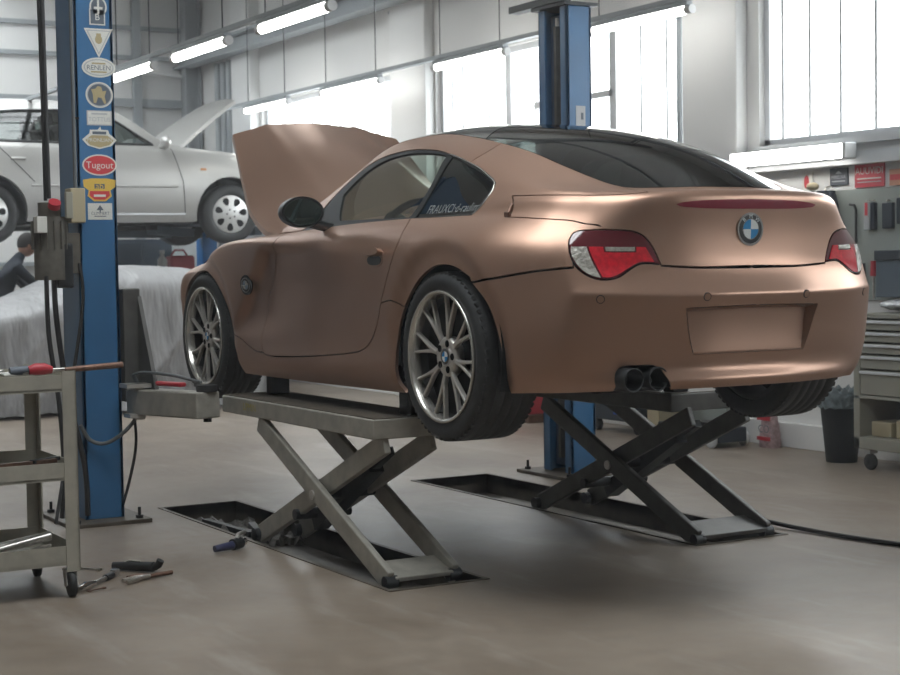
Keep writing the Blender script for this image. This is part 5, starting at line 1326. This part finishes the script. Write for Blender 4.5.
circ_xz = lambda cx, cz, r, a0, a1, n: [(cx + r * math.cos(math.radians(a0 + (a1 - a0) * k / n)), cz + r * math.sin(math.radians(a0 + (a1 - a0) * k / n))) for k in range(n + 1)]
arF = [suv(*p) for p in circ_xz(0, .30, .375, -12, 192, 16)]; arR = [suv(*p) for p in circ_xz(-2.464, .30, .375, -12, 192, 16)]
GW1 = [(-.80, .985), (-.98, 1.10), (-1.16, 1.22), (-1.30, 1.285), (-1.45, 1.31), (-1.60, 1.315), (-1.60, .985)]
GW2 = [(-1.68, .985), (-1.68, 1.315), (-2.1, 1.30), (-2.32, 1.28), (-2.36, .99)]
GW3 = [(-2.42, .99), (-2.40, 1.27), (-2.55, 1.23), (-2.74, 1.12), (-2.80, 1.01)]
wins = [[suv(*p) for p in g] for g in (GW1, GW2, GW3)]
vt = SS.vmax
# hood opening: keep the sheet outside u<3.9 above v=6.3
outer = [(0., 0.), (1., 0.), (2., 0.), suv(.40, .215)] + arF + [suv(-.42, .215), (5., 0.), (6., 0.), suv(-2.0, .215)] + arR + [suv(-2.88, .24), (9., 0.), (10., 0.), (10., vt), (8., vt), (6., vt), (5.05, vt), (4.95, 9.2), (4.6, 8.4), (4.15, 7.4), (3.95, 6.6), (3., 6.4), (2., 6.4), (1., 6.4), (0., 6.4)]
for mir in (0, 1):
    f = mirror_data if mir else (lambda d: d)
    d = panel_data(SS, outer, wins, gap=0, skirt=.03, step=.05)
    sheet('body_side', [f(d)], M['silver'], sc)
    sg = -1 if mir else 1
    for g, nm in zip(wins, ('front_door_window', 'rear_door_window', 'rear_quarter_window')):
        sheet(nm, [f(panel_data(SS, g, gap=0, off=-.008, skirt=0, step=.05))], SGL if 'SGL' in globals() else globals().setdefault('SGL', glass('silver_car_glass', (.42, .48, .46, 1), 1.5)), sc)
    def strip(pts, r, nm, m):
        X = SS.pos(np.array([suv(*p) for p in pts])); N = SS.normal(np.array([suv(*p) for p in pts])); X = X + N * .001
        if mir: X = X * [1, -1, 1]
        MB().tube([tuple(p) for p in X], r, 6).build(nm, m, sc, local=True)
    for g in (GW1, GW2, GW3): strip([tuple(p) for p in densify(np.array(g), np.array([1., 1.]), .06, smooth=False)] + [g[0]], .012, 'window_seal', M['trimblack'])
    den = lambda a, b, n: [(a[0] + (b[0] - a[0]) * k / n, a[1] + (b[1] - a[1]) * k / n) for k in range(n + 1)]
    strip(den((-.58, .565), (-1.60, .565), 10), .012, 'side_moulding', M['silver']); strip(den((-1.72, .565), (-2.05, .565), 5), .012, 'side_moulding', M['silver'])
    strip(den((-.5, .29), (-2.0, .29), 12), .012, 'sill_moulding', M['frame'])
    strip(den((-.50, .30), (-.52, .62), 5) + den((-.52, .62), (-.62, .95), 6), .0035, 'door_gap', M['gapblack'])
    strip(den((-1.64, .30), (-1.64, .95), 8), .0035, 'door_gap', M['gapblack'])
    strip(den((-2.02, .60), (-2.38, .97), 6), .0035, 'door_gap', M['gapblack'])
    strip(den((-1.42, .80), (-1.56, .80), 3), .016, 'door_handle', M['silver']); strip(den((-2.10, .82), (-2.24, .82), 3), .016, 'door_handle', M['silver'])
    p = Vector(SS.pos(np.array([suv(-.30, .745)]))[0]) ; p.y *= sg
    MB().box(p, (.06, .012, .022)).build('side_indicator', mat('amber', (.5, .22, .08), .4), sc, local=True)
    mp = Vector((-.72, .90 * sg, 1.0)); mb = MB().sphere(mp, .09, 16, (.55, 1, .75)); mb.tube([mp, mp + Vector((0, -.14 * sg, -.03))], .025, 8); mb.build('wing_mirror', M['silver'], sc, local=True)
    for wx in (0, -2.464):
        S_ = Matrix.Translation((wx, .80 * sg, .295)) @ (Matrix.Identity(4) if sg > 0 else Matrix.Rotation(PI, 4, 'Z'))
        ty = MB().lathe([(.195, -.01), (.21, .004), (.255, .008), (.290, -.006), (.298, -.03), (.298, -.16), (.285, -.185), (.195, -.18)], 48); ty.xf(S_)
        ty = ty.build('tyre', M['rubber'], sc, local=True)
        cv = MB().lathe([(0, .006), (.05, .006), (.08, -.004), (.185, -.004), (.197, -.012), (.197, -.03), (0, -.03)], 48); cv.xf(S_)
        cv = cv.build('wheel_cover', M['wheelcover'], sc, local=True)
        for k in range(7):
            a = 2 * PI * k / 7 + .3; rr = Matrix.Rotation(-a, 4, 'Y')
            pl = [(.132 + .042 * math.cos(2 * PI * q / 14), (.032 + .012 * math.cos(2 * PI * q / 14)) * math.sin(2 * PI * q / 14)) for q in range(14)]
            h = MB().prism(pl, lambda x, y, hh: rr @ Vector((x, hh, y)), -.006, -.0025); h.xf(S_); h.build('cover_opening', M['gapblack'], cv, local=True)
        for k in range(5):
            a = 2 * PI * k / 5; h = MB().cyl((.045 * math.cos(a), .0, .045 * math.sin(a)), (.045 * math.cos(a), .008, .045 * math.sin(a)), .010, 10); h.xf(S_); h.build('cover_hole', M['dark'], cv, local=True)
        MB().lathe([(.36, .80 * sg), (.365, .45 * sg), (0, .45 * sg)], 30, (wx, 0, .30), 'Y', a0=-.3, a1=PI + .3).build('wheel_housing', M['gapblack'], sc, local=True)
dws = [(4.60, 8.5), (4.95, 9.25), (5.05, vt)]
mb = MB()
for sy in (1,): mb.grid([[(-.74, -.60, 1.07), (-.80, 0, 1.10), (-.74, .60, 1.07)], [(-1.0, -.54, 1.24), (-1.06, 0, 1.27), (-1.0, .54, 1.24)], [(-1.24, -.46, 1.385), (-1.30, 0, 1.415), (-1.24, .46, 1.385)]])
mb.build('windscreen', SGL, sc, local=True)
mb = MB(); mb.rng(-2.05, -.4, -.74, .74, .20, .26); mb.rng(-3.1, -2.05, -.55, .55, .26, .34); mb.rng(-.4, .7, -.6, .6, .20, .26); mb.cyl((-2.9, .2, .2), (-.3, .2, .2), .05, 10); mb.build('underbody', M['dark'], sc, local=True)
mb = MB(); mb.rng(.0, .62, -.6, .6, .3, .70); mb.rng(-.45, .2, -.4, .4, .5, .80); mb.build('engine_bay', M['dark'], sc, local=True)
mb = MB()
for k in range(6): mb.cyl((.05 - .10 * k, -.66, .76), (.02 - .10 * k, -.60, .88 + .02 * (k % 3)), .03, 10)
mb.build('engine_hoses', M['hosegrey'], sc, local=True)
# bonnet
P = []
for i in range(13):
    s = i / 12; c = Vector((-.50 + .70 * s, 0, 1.03 + .50 * s + .03 * math.sin(PI * s)))
    P.append([c + Vector((-.05 * abs(t) * s * s, t * (.70 - .12 * s * s), -.05 * t * t)) for t in [k / 10 for k in range(-10, 11)]])
mb = MB(); mb.grid(P); mb.grid([[p + Vector((.02, 0, -.03)) for p in reversed(r)] for r in P])
n_, m_ = len(P), len(P[0]); rim = [(0, j) for j in range(m_)] + [(i, m_ - 1) for i in range(1, n_)] + [(n_ - 1, j) for j in range(m_ - 2, -1, -1)] + [(i, 0) for i in range(n_ - 2, 0, -1)]
vs = [P[i][j] for i, j in rim] + [P[i][j] + Vector((.02, 0, -.03)) for i, j in rim]; k_ = len(rim)
mb.add(vs, [(i, (i + 1) % k_, k_ + (i + 1) % k_, k_ + i) for i in range(k_)])
mb.build('bonnet', M['silver'], sc, local=True, label='open silver bonnet')
for sy in (1, -1):
    MB().box((-1.35, .36 * sy, .55), (.5, .46, .18)).build('seat_base', M['interior'], sc, .03, local=True)
    MB().box((-1.68, .36 * sy, .88), (.14, .44, .60), rotm(0, -.2, 0)).build('seat_back', M['interior'], sc, .04, local=True)
    MB().box((-1.76, .36 * sy, 1.22), (.09, .24, .16), rotm(0, -.15, 0)).build('head_restraint', M['interior'], sc, .03, local=True)
MB().rng(-.95, -.6, -.68, .68, .6, .93).build('dashboard', M['interior'], sc, .03, local=True)
mb = MB(); ring = [Vector((0, .18 * math.cos(2 * PI * k / 28), .18 * math.sin(2 * PI * k / 28))) for k in range(29)]
mb.tube([Vector((-1.08, .36, .95)) + rotm(0, -.45, 0) @ p for p in ring], .015, 8, False); mb.build('steering_wheel', M['interior'], sc, local=True)
# its lift: blue post, arms
t = thing('lift_post', 'small bright blue lift post in the background behind the covered car', 'lift post', (11.95, -2.82, 0))
MB().rng(11.85, 12.05, -2.95, -2.78, .02, 2.45).build('column', mat('bright_blue', lin(44, 120, 190), .45), t)
MB().rng(11.75, 12.15, -3.05, -2.68, 0, .02).build('base_plate', M['oil'], t)
mb = MB(); mb.rng(10.45, 11.85, -2.90, -2.82, 1.60, 1.69); mb.bar((11.9, -2.75, 1.65), (10.62, -1.75, 1.66), .10, .09); mb.bar((11.9, -2.75, 1.64), (10.75, -.6, 1.64), .10, .09); mb.build('swing_arm', M['bluegrey'], t)
mb = MB(); mb.cyl((10.62, -1.75, 1.66), (10.62, -1.75, 1.712), .06, 14); mb.cyl((10.75, -.6, 1.64), (10.75, -.6, 1.712), .06, 14); mb.build('arm_pad', M['rubberblk'], t)
t = thing('lift_post', 'blue-grey lift post behind the raised silver hatchback, mostly hidden', 'lift post', (11.95, .9, 0))
MB().rng(11.85, 12.05, .82, 1.0, .02, 2.45).build('column', M['bluegrey'], t)
mb = MB(); mb.bar((11.9, .8, 1.64), (10.75, .45, 1.66), .10, .09); mb.bar((11.9, .8, 1.64), (11.0, -.4, 1.66), .10, .09); mb.build('swing_arm', M['bluegrey'], t)

# ------------------------------------------------------------------ car under a silver cover (along y)
cc_ = thing('covered_car', 'low car hidden under a draped silver grey cover behind the stickered post', 'covered car', (9.4, .3, 0))
def cover():
    ys = np.linspace(-2.3, 2.5, 190); P = []
    def top(y):
        k = [(-2.3, .55), (-2.1, .92), (-1.9, 1.13), (-1.68, 1.235), (-1.33, 1.285), (-.94, 1.30), (-.5, 1.255), (-.18, 1.11), (.12, 1.01), (.5, .96), (1.2, .92), (2., .84), (2.5, .5)]
        return float(pchip([a for a, _ in k], [b for _, b in k], y))
    for y in ys:
        h = top(y); e = 1 - max(0, (abs(y - .10) - 1.85) / .55) ** 2; w = .86 * max(.25, e) ** .5
        ws = w * .80; row = []
        fold = lambda q, s: (.05 * math.sin(q * 6.3 + s) + .13 * (1 - abs(math.sin(q * 7.4 + 2 * s + .6))) ** 1.6 + .05 * (1 - abs(math.sin(q * 17 + s))) + .014 * math.sin(q * 39 + s))
        n = 22
        for side in (-1, 1):
            pts = []
            for k in range(n + 1):
                t = k / n   # 0 floor .. 1 crown
                if t < .62:
                    q = t / .62; z = .03 + (h * .80 - .03) * q; x = w + .05 * (1 - q) ** 2 + fold(y * 1.0 + .9 * z * (1 if side < 0 else -1), side) * (1 - q * .80)
                    x += .02 * math.sin(z * 9 + y * 5) * (1 - q) * q * 2
                else:
                    q = (t - .62) / .38; a = q * PI / 2; x = w * math.cos(a) ** .75 if q < 1 else 0; z = h * .80 + h * .20 * math.sin(a) ** .9
                    z += .006 * math.sin(y * 13 + x * 9) * math.sin(a)
                pts.append(Vector((9.4 + side * x, y, z)))
            row += pts if side < 0 else pts[::-1][1:]
        P.append(row)
    mb = MB(); mb.grid(P)
    for r in (P[0], P[-1]):
        c = sum(r, Vector()) / len(r); mb.add(r + [c], [(i, i + 1, len(r)) for i in range(len(r) - 1)], True)
    mb.build('cover_sheet', M['sheet'], cc_)
cover()
for y in (-1.3, 1.4):
    MB().cyl((8.66, y, .30), (8.75, y, .30), .27, 24).build('hidden_wheel', M['rubber'], cc_)

# ------------------------------------------------------------------ mechanic
def person():
    t = thing('person', 'person in dark work clothes bending forward behind the covered car', 'person', (12.35, -.74, 0))
    me = bpy.data.meshes.new('body')
    B_ = Vector((12.35, -.74, 0))
    J = {'pel': (0, .16, .88), 'spine': (0, .10, 1.08), 'chest': (0, -.02, 1.26), 'neck': (0, -.10, 1.40), 'skull': (0, -.15, 1.46),
         'hipl': (-.10, .16, .84), 'kneel': (-.11, .12, .47), 'anl': (-.11, .17, .08), 'toel': (-.11, .03, .035),
         'hipr': (.10, .16, .84), 'kneer': (.11, .08, .47), 'anr': (.12, .20, .08), 'toer': (.12, .06, .035),
         'shl': (-.18, -.04, 1.29), 'ell': (-.22, -.24, 1.10), 'wrl': (-.18, -.46, 1.14), 'hal': (-.17, -.54, 1.15),
         'shr': (.18, -.04, 1.29), 'elr': (.22, -.22, 1.08), 'wrr': (.16, -.44, 1.06), 'har': (.15, -.52, 1.06)}
    R_ = {'pel': .15, 'spine': .14, 'chest': .155, 'neck': .06, 'skull': .06, 'hipl': .095, 'hipr': .095, 'kneel': .065, 'kneer': .065, 'anl': .045, 'anr': .045, 'toel': .04, 'toer': .04,
          'shl': .065, 'shr': .065, 'ell': .048, 'elr': .048, 'wrl': .034, 'wrr': .034, 'hal': .034, 'har': .034}
    E_ = [('pel', 'spine'), ('spine', 'chest'), ('chest', 'neck'), ('neck', 'skull'), ('pel', 'hipl'), ('hipl', 'kneel'), ('kneel', 'anl'), ('anl', 'toel'), ('pel', 'hipr'), ('hipr', 'kneer'), ('kneer', 'anr'), ('anr', 'toer'),
          ('chest', 'shl'), ('shl', 'ell'), ('ell', 'wrl'), ('wrl', 'hal'), ('chest', 'shr'), ('shr', 'elr'), ('elr', 'wrr'), ('wrr', 'har')]
    nm = list(J); me.from_pydata([tuple(B_ + Vector(J[k])) for k in nm], [(nm.index(a), nm.index(b)) for a, b in E_], [])
    o = bpy.data.objects.new('body', me); C.objects.link(o); o.parent = t; o.matrix_parent_inverse = parent_mtx(t).inverted()
    md = o.modifiers.new('skin', 'SKIN'); sv = me.skin_vertices[0].data
    for i, k in enumerate(nm): sv[i].radius = (R_[k], R_[k]); sv[i].use_root = (k == 'pel')
    s2 = o.modifiers.new('smooth', 'SUBSURF'); s2.levels = 2; s2.render_levels = 2
    me.materials.append(M['cloth'])
    hc = B_ + Vector((0, -.20, 1.535)); rt = rotm(.35, 0, 0)
    h = MB().sphere(hc, .105, 20, (.78, .95, 1.15), rt); h.sphere(hc + rt @ Vector((0, -.105, -.02)), .020, 8, (.8, 1.2, 1.3))
    for sx in (-1, 1): h.sphere(hc + rt @ Vector((sx * .082, .0, -.01)), .024, 8, (.4, .8, 1.2)); h.sphere(hc + rt @ Vector((sx * .032, -.095, .012)), .011, 8)
    hd = h.build('head', M['skin'], t)
    MB().sphere(hc + rt @ Vector((0, .016, .030)), .112, 20, (.80, .94, 1.05), rt).build('hair', M['hair'], t)
    for sx, wk, hk in ((-1, 'wrl', 'hal'), (1, 'wrr', 'har')):
        w = B_ + Vector(J[hk]); mb = MB(); mb.sphere(w + Vector((0, -.03, 0)), .035, 10, (.9, 1.2, .5))
        for q in range(4): mb.tube([w + Vector((-.024 + .016 * q, -.06, 0)), w + Vector((-.026 + .017 * q, -.10, -.004)), w + Vector((-.026 + .017 * q, -.125 + .006 * abs(q - 1.5), -.022))], .008, 6)
        mb.tube([w + Vector((-sx * .03, -.02, 0)), w + Vector((-sx * .05, -.06, -.012))], .009, 6); mb.build('hand', M['skin'], t)
    return t
person()

# ------------------------------------------------------------------ things in the far background
t = thing('cabinet', 'grey blue cabinet behind the covered car under the silver hatchback', 'cabinet', (12.7, -2.3, 0))
MB().rng(12.4, 13.0, -2.62, -1.9, 0, 1.60).build('carcass', M['bluegrey'], t, .01)
for y in (-2.61, -2.25): MB().rng(12.385, 12.4, y, y + .345, .05, 1.56).build('door', M['bluegrey'], t, .005)
t = thing('locker', 'pale tall locker beside the grey blue cabinet, left of the background', 'locker', (13.4, -1.7, 0))
MB().rng(13.2, 13.6, -1.86, -1.60, 0, 1.65).build('carcass', M['white'], t, .01); MB().rng(13.185, 13.2, -1.84, -1.62, .05, 1.6).build('door', M['cabinet'], t)
t = thing('locker', 'white tall locker right of the grey blue cabinet, beside the small blue post', 'locker', (13.0, -3.0, 0))
MB().rng(12.7, 13.2, -3.25, -2.70, 0, 1.72).build('carcass', M['white'], t, .01); MB().rng(12.685, 12.7, -3.23, -2.72, .05, 1.68).build('door', M['white'], t)
t = thing('side_table', 'low grey table carrying the red canister in the background', 'table', (11.45, -2.30, 0))
MB().rng(11.1, 11.8, -2.72, -1.9, 1.10, 1.14).build('table_top', M['bluegrey'], t)
for x in (11.13, 11.77):
    for y in (-2.69, -1.93): MB().rng(x - .02, x + .02, y - .02, y + .02, 0, 1.10).build('leg', M['dark'], t)
t = thing('fuel_canister', 'red plastic canister standing behind the covered car', 'canister', (11.4, -2.34, 1.14))
MB().rng(11.3, 11.5, -2.48, -2.20, 1.14, 1.40).build('body', M['red'], t, .03); MB().tube([(11.4, -2.42, 1.40), (11.4, -2.38, 1.46), (11.4, -2.28, 1.46), (11.4, -2.24, 1.40)], .012, 8).build('handle', M['red'], t)
t = thing('bottle', 'small white bottle beside the red canister in the background', 'bottle', (11.35, -2.12, 1.14))
MB().lathe([(0, 1.14), (.05, 1.14), (.05, 1.36), (.02, 1.40), (.02, 1.42), (0, 1.42)], 16, (11.35, -2.12, 0), 'Z').build('body', M['white'], t); MB().cyl((11.35, -2.12, 1.42), (11.35, -2.12, 1.46), .028, 12).build('cap', M['white'], t)

# ------------------------------------------------------------------ under and behind the copper car, by the window wall
t = thing('red_crate', 'red box on a low plank seen under the boot, left of the unstickered blue post', 'box', (5.7, -3.14, 0))
MB().rng(5.50, 5.95, -3.30, -3.02, .06, .36).build('box', M['red'], t, .01); MB().rng(5.42, 6.05, -3.34, -2.98, 0, .06).build('pallet_board', M['rust'], t)
t = thing('blue_trolley', 'dark blue wheeled unit seen under the boot behind the dark scissor lift', 'trolley', (4.45, -3.25, 0))
MB().rng(4.12, 4.80, -3.42, -3.10, .09, .48).build('body', M['binblue'], t, .01); MB().rng(4.33, 4.42, -3.10, -3.08, .14, .50).build('front_panel', M['bluepl'], t)
for x in (4.20, 4.72): MB().cyl((x, -3.17, .045), (x, -3.13, .045), .045, 16).build('wheel', M['rubber'], t)
t = thing('beige_crate', 'beige carton beside the dark blue wheeled unit under the boot', 'carton', (3.98, -3.26, 0)); MB().rng(3.92, 4.06, -3.34, -3.12, 0, .36).build('carton', M['beige'], t, .006)
t = thing('floor_jack', 'low dark blue trolley jack with pale castors against the window wall', 'trolley jack', (3.52, -3.18, 0))
MB().rng(3.18, 3.86, -3.30, -3.06, .035, .135).build('chassis', M['binblue'], t, .01)
for x in (3.24, 3.80):
    for y in (-3.32, -3.04): MB().lathe([(.02, -.016), (.048, -.016), (.055, -.008), (.055, .008), (.048, .016), (.02, .016)], 20, (x, y, .055)).build('caster', M['frame'], t)
MB().rng(3.3, 3.5, -3.24, -3.12, .135, .16).build('lifting_pad', M['dark'], t)
t = thing('grey_chest', 'low grey chest behind the trolley jack', 'chest', (3.66, -3.38, 0)); MB().rng(3.44, 3.88, -3.42, -3.34, 0, .30).build('chest', M['board'], t, .008)
t = thing('printed_bag', 'red and white printed bag standing on the floor by the wall ledge', 'bag', (3.05, -3.38, 0))
mb = MB(); P = []
for i in range(9):
    z = .24 * i / 8; w = .075 - .02 * (i / 8) ** 3; d = .055 * (1 - .75 * (i / 8) ** 2)
    P.append([Vector((3.05 + w * math.copysign(abs(math.cos(a)) ** .6, math.cos(a)) + .004 * math.sin(i * 3 + a * 4), -3.39 + d * math.copysign(abs(math.sin(a)) ** .6, math.sin(a)), z + .001)) for a in [2 * PI * k / 24 for k in range(25)]])
mb.grid(P); mb.add(P[-1], [tuple(range(25))]); b = mb.build('sack', mat('pink_sack', (.36, .25, .25), .6, 0, .3, 40), t)
MB().rng(2.985, 3.115, -3.336, -3.330, .05, .075).build('printed_band', M['red'], b); MB().rng(2.985, 3.115, -3.336, -3.331, .185, .215).build('printed_band', M['red'], b)
textmesh('CO', .075, 0, lambda x, y, h: Vector((3.05 - x, -3.3335 + .0, .125 + y))).build('print', M['stdark'], b, recalc=False)
t = thing('waste_bin', 'dark blue tapered waste bin with a crumpled liner beside the drawer cabinet', 'waste bin', (2.20, -3.23, 0))
MB().lathe([(0, 0), (.095, 0), (.135, .40), (.138, .40), (.138, .41), (.128, .41), (.09, .02), (0, .02)], 28, (2.20, -3.23, 0), 'Z').build('bin', M['binblue'], t)
mb = MB(); P = []; rnd = random.Random(5)
for i in range(7):
    r = [.143, .146, .148, .135, .11, .06, .0][i]; z = [.34, .39, .43, .455, .45, .43, .44][i]
    P.append([Vector((2.20 + r * math.cos(2 * PI * k / 30) * (1 + .06 * math.sin(k * 2.3 + i)), -3.23 + r * math.sin(2 * PI * k / 30) * (1 + .06 * math.sin(k * 1.7 + i)), z + .022 * math.sin(k * 2.9 + i * 1.3) * (1 if i else .3))) for k in range(31)])
mb.grid(P); mb.build('bin_liner', M['bag'], t)
# drawer cabinet
dc = thing('drawer_cabinet', 'beige grey steel drawer cabinet on castors at the window wall', 'cabinet', (1.5, -3.25, 0))
DX0, DX1, DF, DB = .85, 1.875, -3.02, -3.48
mb = MB(); mb.rng(DX1 - .05, DX1, DB, DF, .13, .93); mb.rng(DX0, DX0 + .05, DB, DF, .13, .93); mb.rng(DX0, DX1, DB, DB + .02, .13, .93); mb.rng(DX0, DX1, DB, DF, .91, .935); mb.rng(DX0, DX1, DB, DF, .13, .20); mb.rng(DX0, DX1, DB, DF, .43, .45)
mb.build('carcass', M['cabinet'], dc, .004)
zs = [.905, .835, .765, .695, .605, .45]
for a, b in zip(zs[:-1], zs[1:]):
    d = MB().rng(DX0 + .055, DX1 - .055, DF - .03, DF - .002, b + .006, a - .006).build('drawer', M['cabinet'], dc, .003)
    MB().rng(DX0 + .06, DX1 - .06, DF - .004, DF + .014, a - .026, a - .010).build('handle', M['frame'], d, .003)
for x in (DX0 + .08, DX1 - .08):
    for y in (DB + .07, DF - .06):
        mb = MB(); mb.rng(x - .025, x + .025, y - .03, y + .03, .10, .13); mb.build('caster', M['frame'], dc)
        MB().lathe([(.015, -.014), (.044, -.014), (.05, -.006), (.05, .006), (.044, .014), (.015, .014)], 20, (x, y, .05)).build('wheel', M['rubber'], dc)
for k, x in enumerate((1.73, 1.53, 1.30, 1.08)):
    o = MB().rng(x - .08, x + .08, -3.30, -3.10, .2015, .29 + .02 * (k % 2)).build('parts_box', M['beige'], bevel=.006)
    tag(o, ['parts box in the open bay of the drawer cabinet, closest to the bin', 'second parts box from the bin in the cabinet bay', 'third parts box from the bin in the cabinet bay', 'parts box in the cabinet bay, furthest from the bin'][k], 'box', 'boxes in the cabinet bay')
for k, (x, z) in enumerate(((1.68, 0), (1.33, 1))):
    mb = MB(); P = []
    for i in range(8):
        s = i / 7; P.append([Vector((x + .16 * math.sin(PI * s) ** .5 * math.cos(2 * PI * q / 24) * (1 + .12 * math.sin(q * 2.2 + i * 1.7)), -3.25 + .13 * math.sin(PI * s) ** .5 * math.sin(2 * PI * q / 24) * (1 + .1 * math.sin(q * 3.1 + i)), 0.947 + .07 * s + .004 * math.sin(q * 2.7 + i))) for q in range(25)])
    mb.grid(P); o = mb.build('wrapped_bundle', M['foil']); tag(o, ['crumpled clear wrapped bundle on top of the drawer cabinet, next to the car', 'crumpled wrapped bundle on the drawer cabinet at the picture edge'][k], 'bundle')
# ---- signs and tools on the wall
bd = MB().rng(.4, 2.78, WY + .004, WY + .018, 1.0, 1.70).build('tool_board', M['board']); tag(bd, 'pale green grey tool board fixed to the window wall', 'tool board')
def sign(x0, x1, z0, z1, m, label, layers):
    t = thing('wall_sign', label, 'sign', ((x0 + x1) / 2, WY, z0))
    MB().rng(x0, x1, WY + .001, WY + .012, z0, z1).build('plate', m, t)
    xc, zc = (x0 + x1) / 2, (z0 + z1) / 2
    for i, (kind, *a) in enumerate(layers):
        F = lambda x, y, h: Vector((xc - x, WY + .0125 + h + .0003 * i, zc + y))
        if kind == 't': textmesh(a[0], a[1], .0003, lambda x, y, h, a=a: F(x + a[3], y + a[4], h)).build('print', a[2], t, recalc=False)
        else: MB().prism(a[0], lambda x, y, h, a=a: F(x + a[2], y + a[3], h), 0, .0003).build('print', a[1], t)
    return t
sign(2.765, 2.865, 1.71, 1.83, M['paper'], 'small white sign with a red oval, leftmost on the wall', [('p', ell(.024, .045), M['stred'], -.005, 0)])
sign(2.44, 2.60, 1.735, 1.845, mat('sign_dark', lin(72, 76, 84), .5), 'dark grey sign with pale lettering under the wall light', [('t', 'MIRELNA', .032, M['stgrey'], 0, -.004), ('p', rect(.06, .004), M['stgrey'], 0, -.030), ('p', [(-.03, .018), (.03, .018), (0, .038)], M['stgrey'], 0, 0)])
sign(2.12, 2.375, 1.71, 1.855, mat('sign_red', (.50, .05, .07), .5), 'bright red sign with white lettering on the window wall', [('t', 'AUUVIDI', .062, M['paper'], 0, .028), ('p', rect(.105, .004), M['paper'], 0, -.018), ('p', rect(.105, .003), M['stgrey'], 0, -.040)])
sign(1.80, 2.075, 1.71, 1.81, mat('sign_orange', (.56, .27, .17), .5), 'orange and pink sign at the picture edge of the wall', [('p', rect(.06, .018), M['stred'], -.07, 0), ('t', 'LOEN', .05, M['paper'], .05, 0)])
def hung(name, label, cat, build, group=None):
    t = thing(name, label, cat, (0, 0, 0), 0, group); build(t); return t
YB = WY + .020
def jacket(t):
    P = []
    for i in range(10):
        z = 1.70 - .28 * i / 9; w = .07 + .035 * min(1, i / 3)
        P.append([Vector((2.58 + w * math.cos(a) + .006 * math.sin(a * 6 + i), YB + .05 + .045 * math.sin(a), z)) for a in [2 * PI * k / 24 for k in range(25)]])
    MB().grid(P).build('fabric', M['cloth'], t); MB().tube([(2.58, YB, 1.73), (2.58, YB + .05, 1.72), (2.58, YB + .05, 1.69)], .006, 8).build('hook', M['steel'], t)
hung('work_jacket', 'dark blue work jacket hanging on the tool board beside the boot', 'jacket', jacket)
hung('sun_hat', 'pale hat hanging above the dark work jacket', 'hat', lambda t: MB().sphere((2.70, YB + .05, 1.735), .045, 14, (1, .9, .6)).build('crown', M['beige'], t))
hung('hook_tool', 'dark bent hook wrench hanging between the jacket and the tool sleeves', 'wrench', lambda t: MB().tube([(2.40, YB + .012, 1.605), (2.36, YB + .012, 1.60), (2.345, YB + .012, 1.57), (2.345, YB + .012, 1.36)], .008, 8).build('bar', M['dark'], t))
for k, (x, w, z0, z1, m, lab) in enumerate([(2.235, .05, 1.44, 1.61, M['stgrey'], 'pale grey tool sleeve with a red stripe on the tool board'), (2.185, .035, 1.44, 1.61, M['cloth'], 'narrow dark tool sleeve right of the striped sleeve'), (2.06, .085, 1.445, 1.605, M['binblue'], 'wide dark tool pouch on the board, below the orange sign'), (1.95, .06, 1.47, 1.63, M['binblue'], 'dark pouch at the picture edge of the tool board')]):
    def bb(t, x=x, w=w, z0=z0, z1=z1, m=m, k=k):
        MB().rng(x - w / 2, x + w / 2, YB, YB + .03, z0, z1).build('sleeve', m, t, .005)
        if k == 0: MB().rng(x - .012, x + .012, YB + .031, YB + .033, z1 - .08, z1).build('stripe', M['stred'], t)
        MB().cyl((x, YB, z1 + .012), (x, YB + .03, z1 + .012), .005, 8).build('peg', M['steel'], t)
    hung('tool_pouch', lab, 'pouch', bb)
def rsd(t):
    MB().tube([(2.185, YB + .02, 1.245), (2.185, YB + .02, 1.15)], .022, 12, True, [.018, .022]).build('handle', M['red'], t); MB().cyl((2.185, YB + .02, 1.15), (2.185, YB + .02, 1.0), .007, 8).build('blade', M['toolsteel'], t)
hung('screwdriver', 'red handled screwdriver hanging point down on the tool board', 'screwdriver', rsd)
for k, (x, z1) in enumerate(((2.14, 1.27), (2.11, 1.25), (2.27, 1.23))):
    hung('hanging_tool', ['dark tool hanging directly right of the red screwdriver', 'dark tool hanging between the red screwdriver and the blue box', 'dark tool hanging left of the red screwdriver, beside the bumper'][k], 'tool',
         lambda t, x=x, z1=z1: (MB().tube([(x, YB + .02, z1), (x, YB + .02, z1 - .10)], .014, 10, True, [.010, .016]).build('handle', M['cloth'], t), MB().cyl((x, YB + .02, z1 - .1), (x, YB + .02, z1 - .22), .006, 8).build('blade', M['toolsteel'], t)), 'dark tools on the board')
hung('wall_box', 'grey blue wall box at the picture edge, above the drawer cabinet', 'box', lambda t: (MB().rng(1.75, 2.085, YB, YB + .10, 1.02, 1.30).build('box', M['bluegrey'], t, .006), MB().rng(1.75, 2.085, YB + .10, YB + .115, 1.25, 1.31).build('lid', M['binblue'], t, .004)))

# ------------------------------------------------------------------ haze volume, added to wash out the background like window glow
hm = bpy.data.materials.new('added_haze'); hm.use_nodes = True
_n = hm.node_tree; _n.nodes.clear()
_o = _n.nodes.new('ShaderNodeOutputMaterial'); _v = _n.nodes.new('ShaderNodeVolumeScatter')
_v.inputs['Density'].default_value = HAZE; _v.inputs['Color'].default_value = (.98, .98, 1, 1); _v.inputs['Anisotropy'].default_value = .2
_n.links.new(_v.outputs[0], _o.inputs['Volume'])
o = MB().rng(BX + .02, FX - .02, WY + .02, LY - .02, .02, CZ - .02).build('haze', hm); tag(o, 'faint added haze filling the workshop air', 'haze', kind='structure')
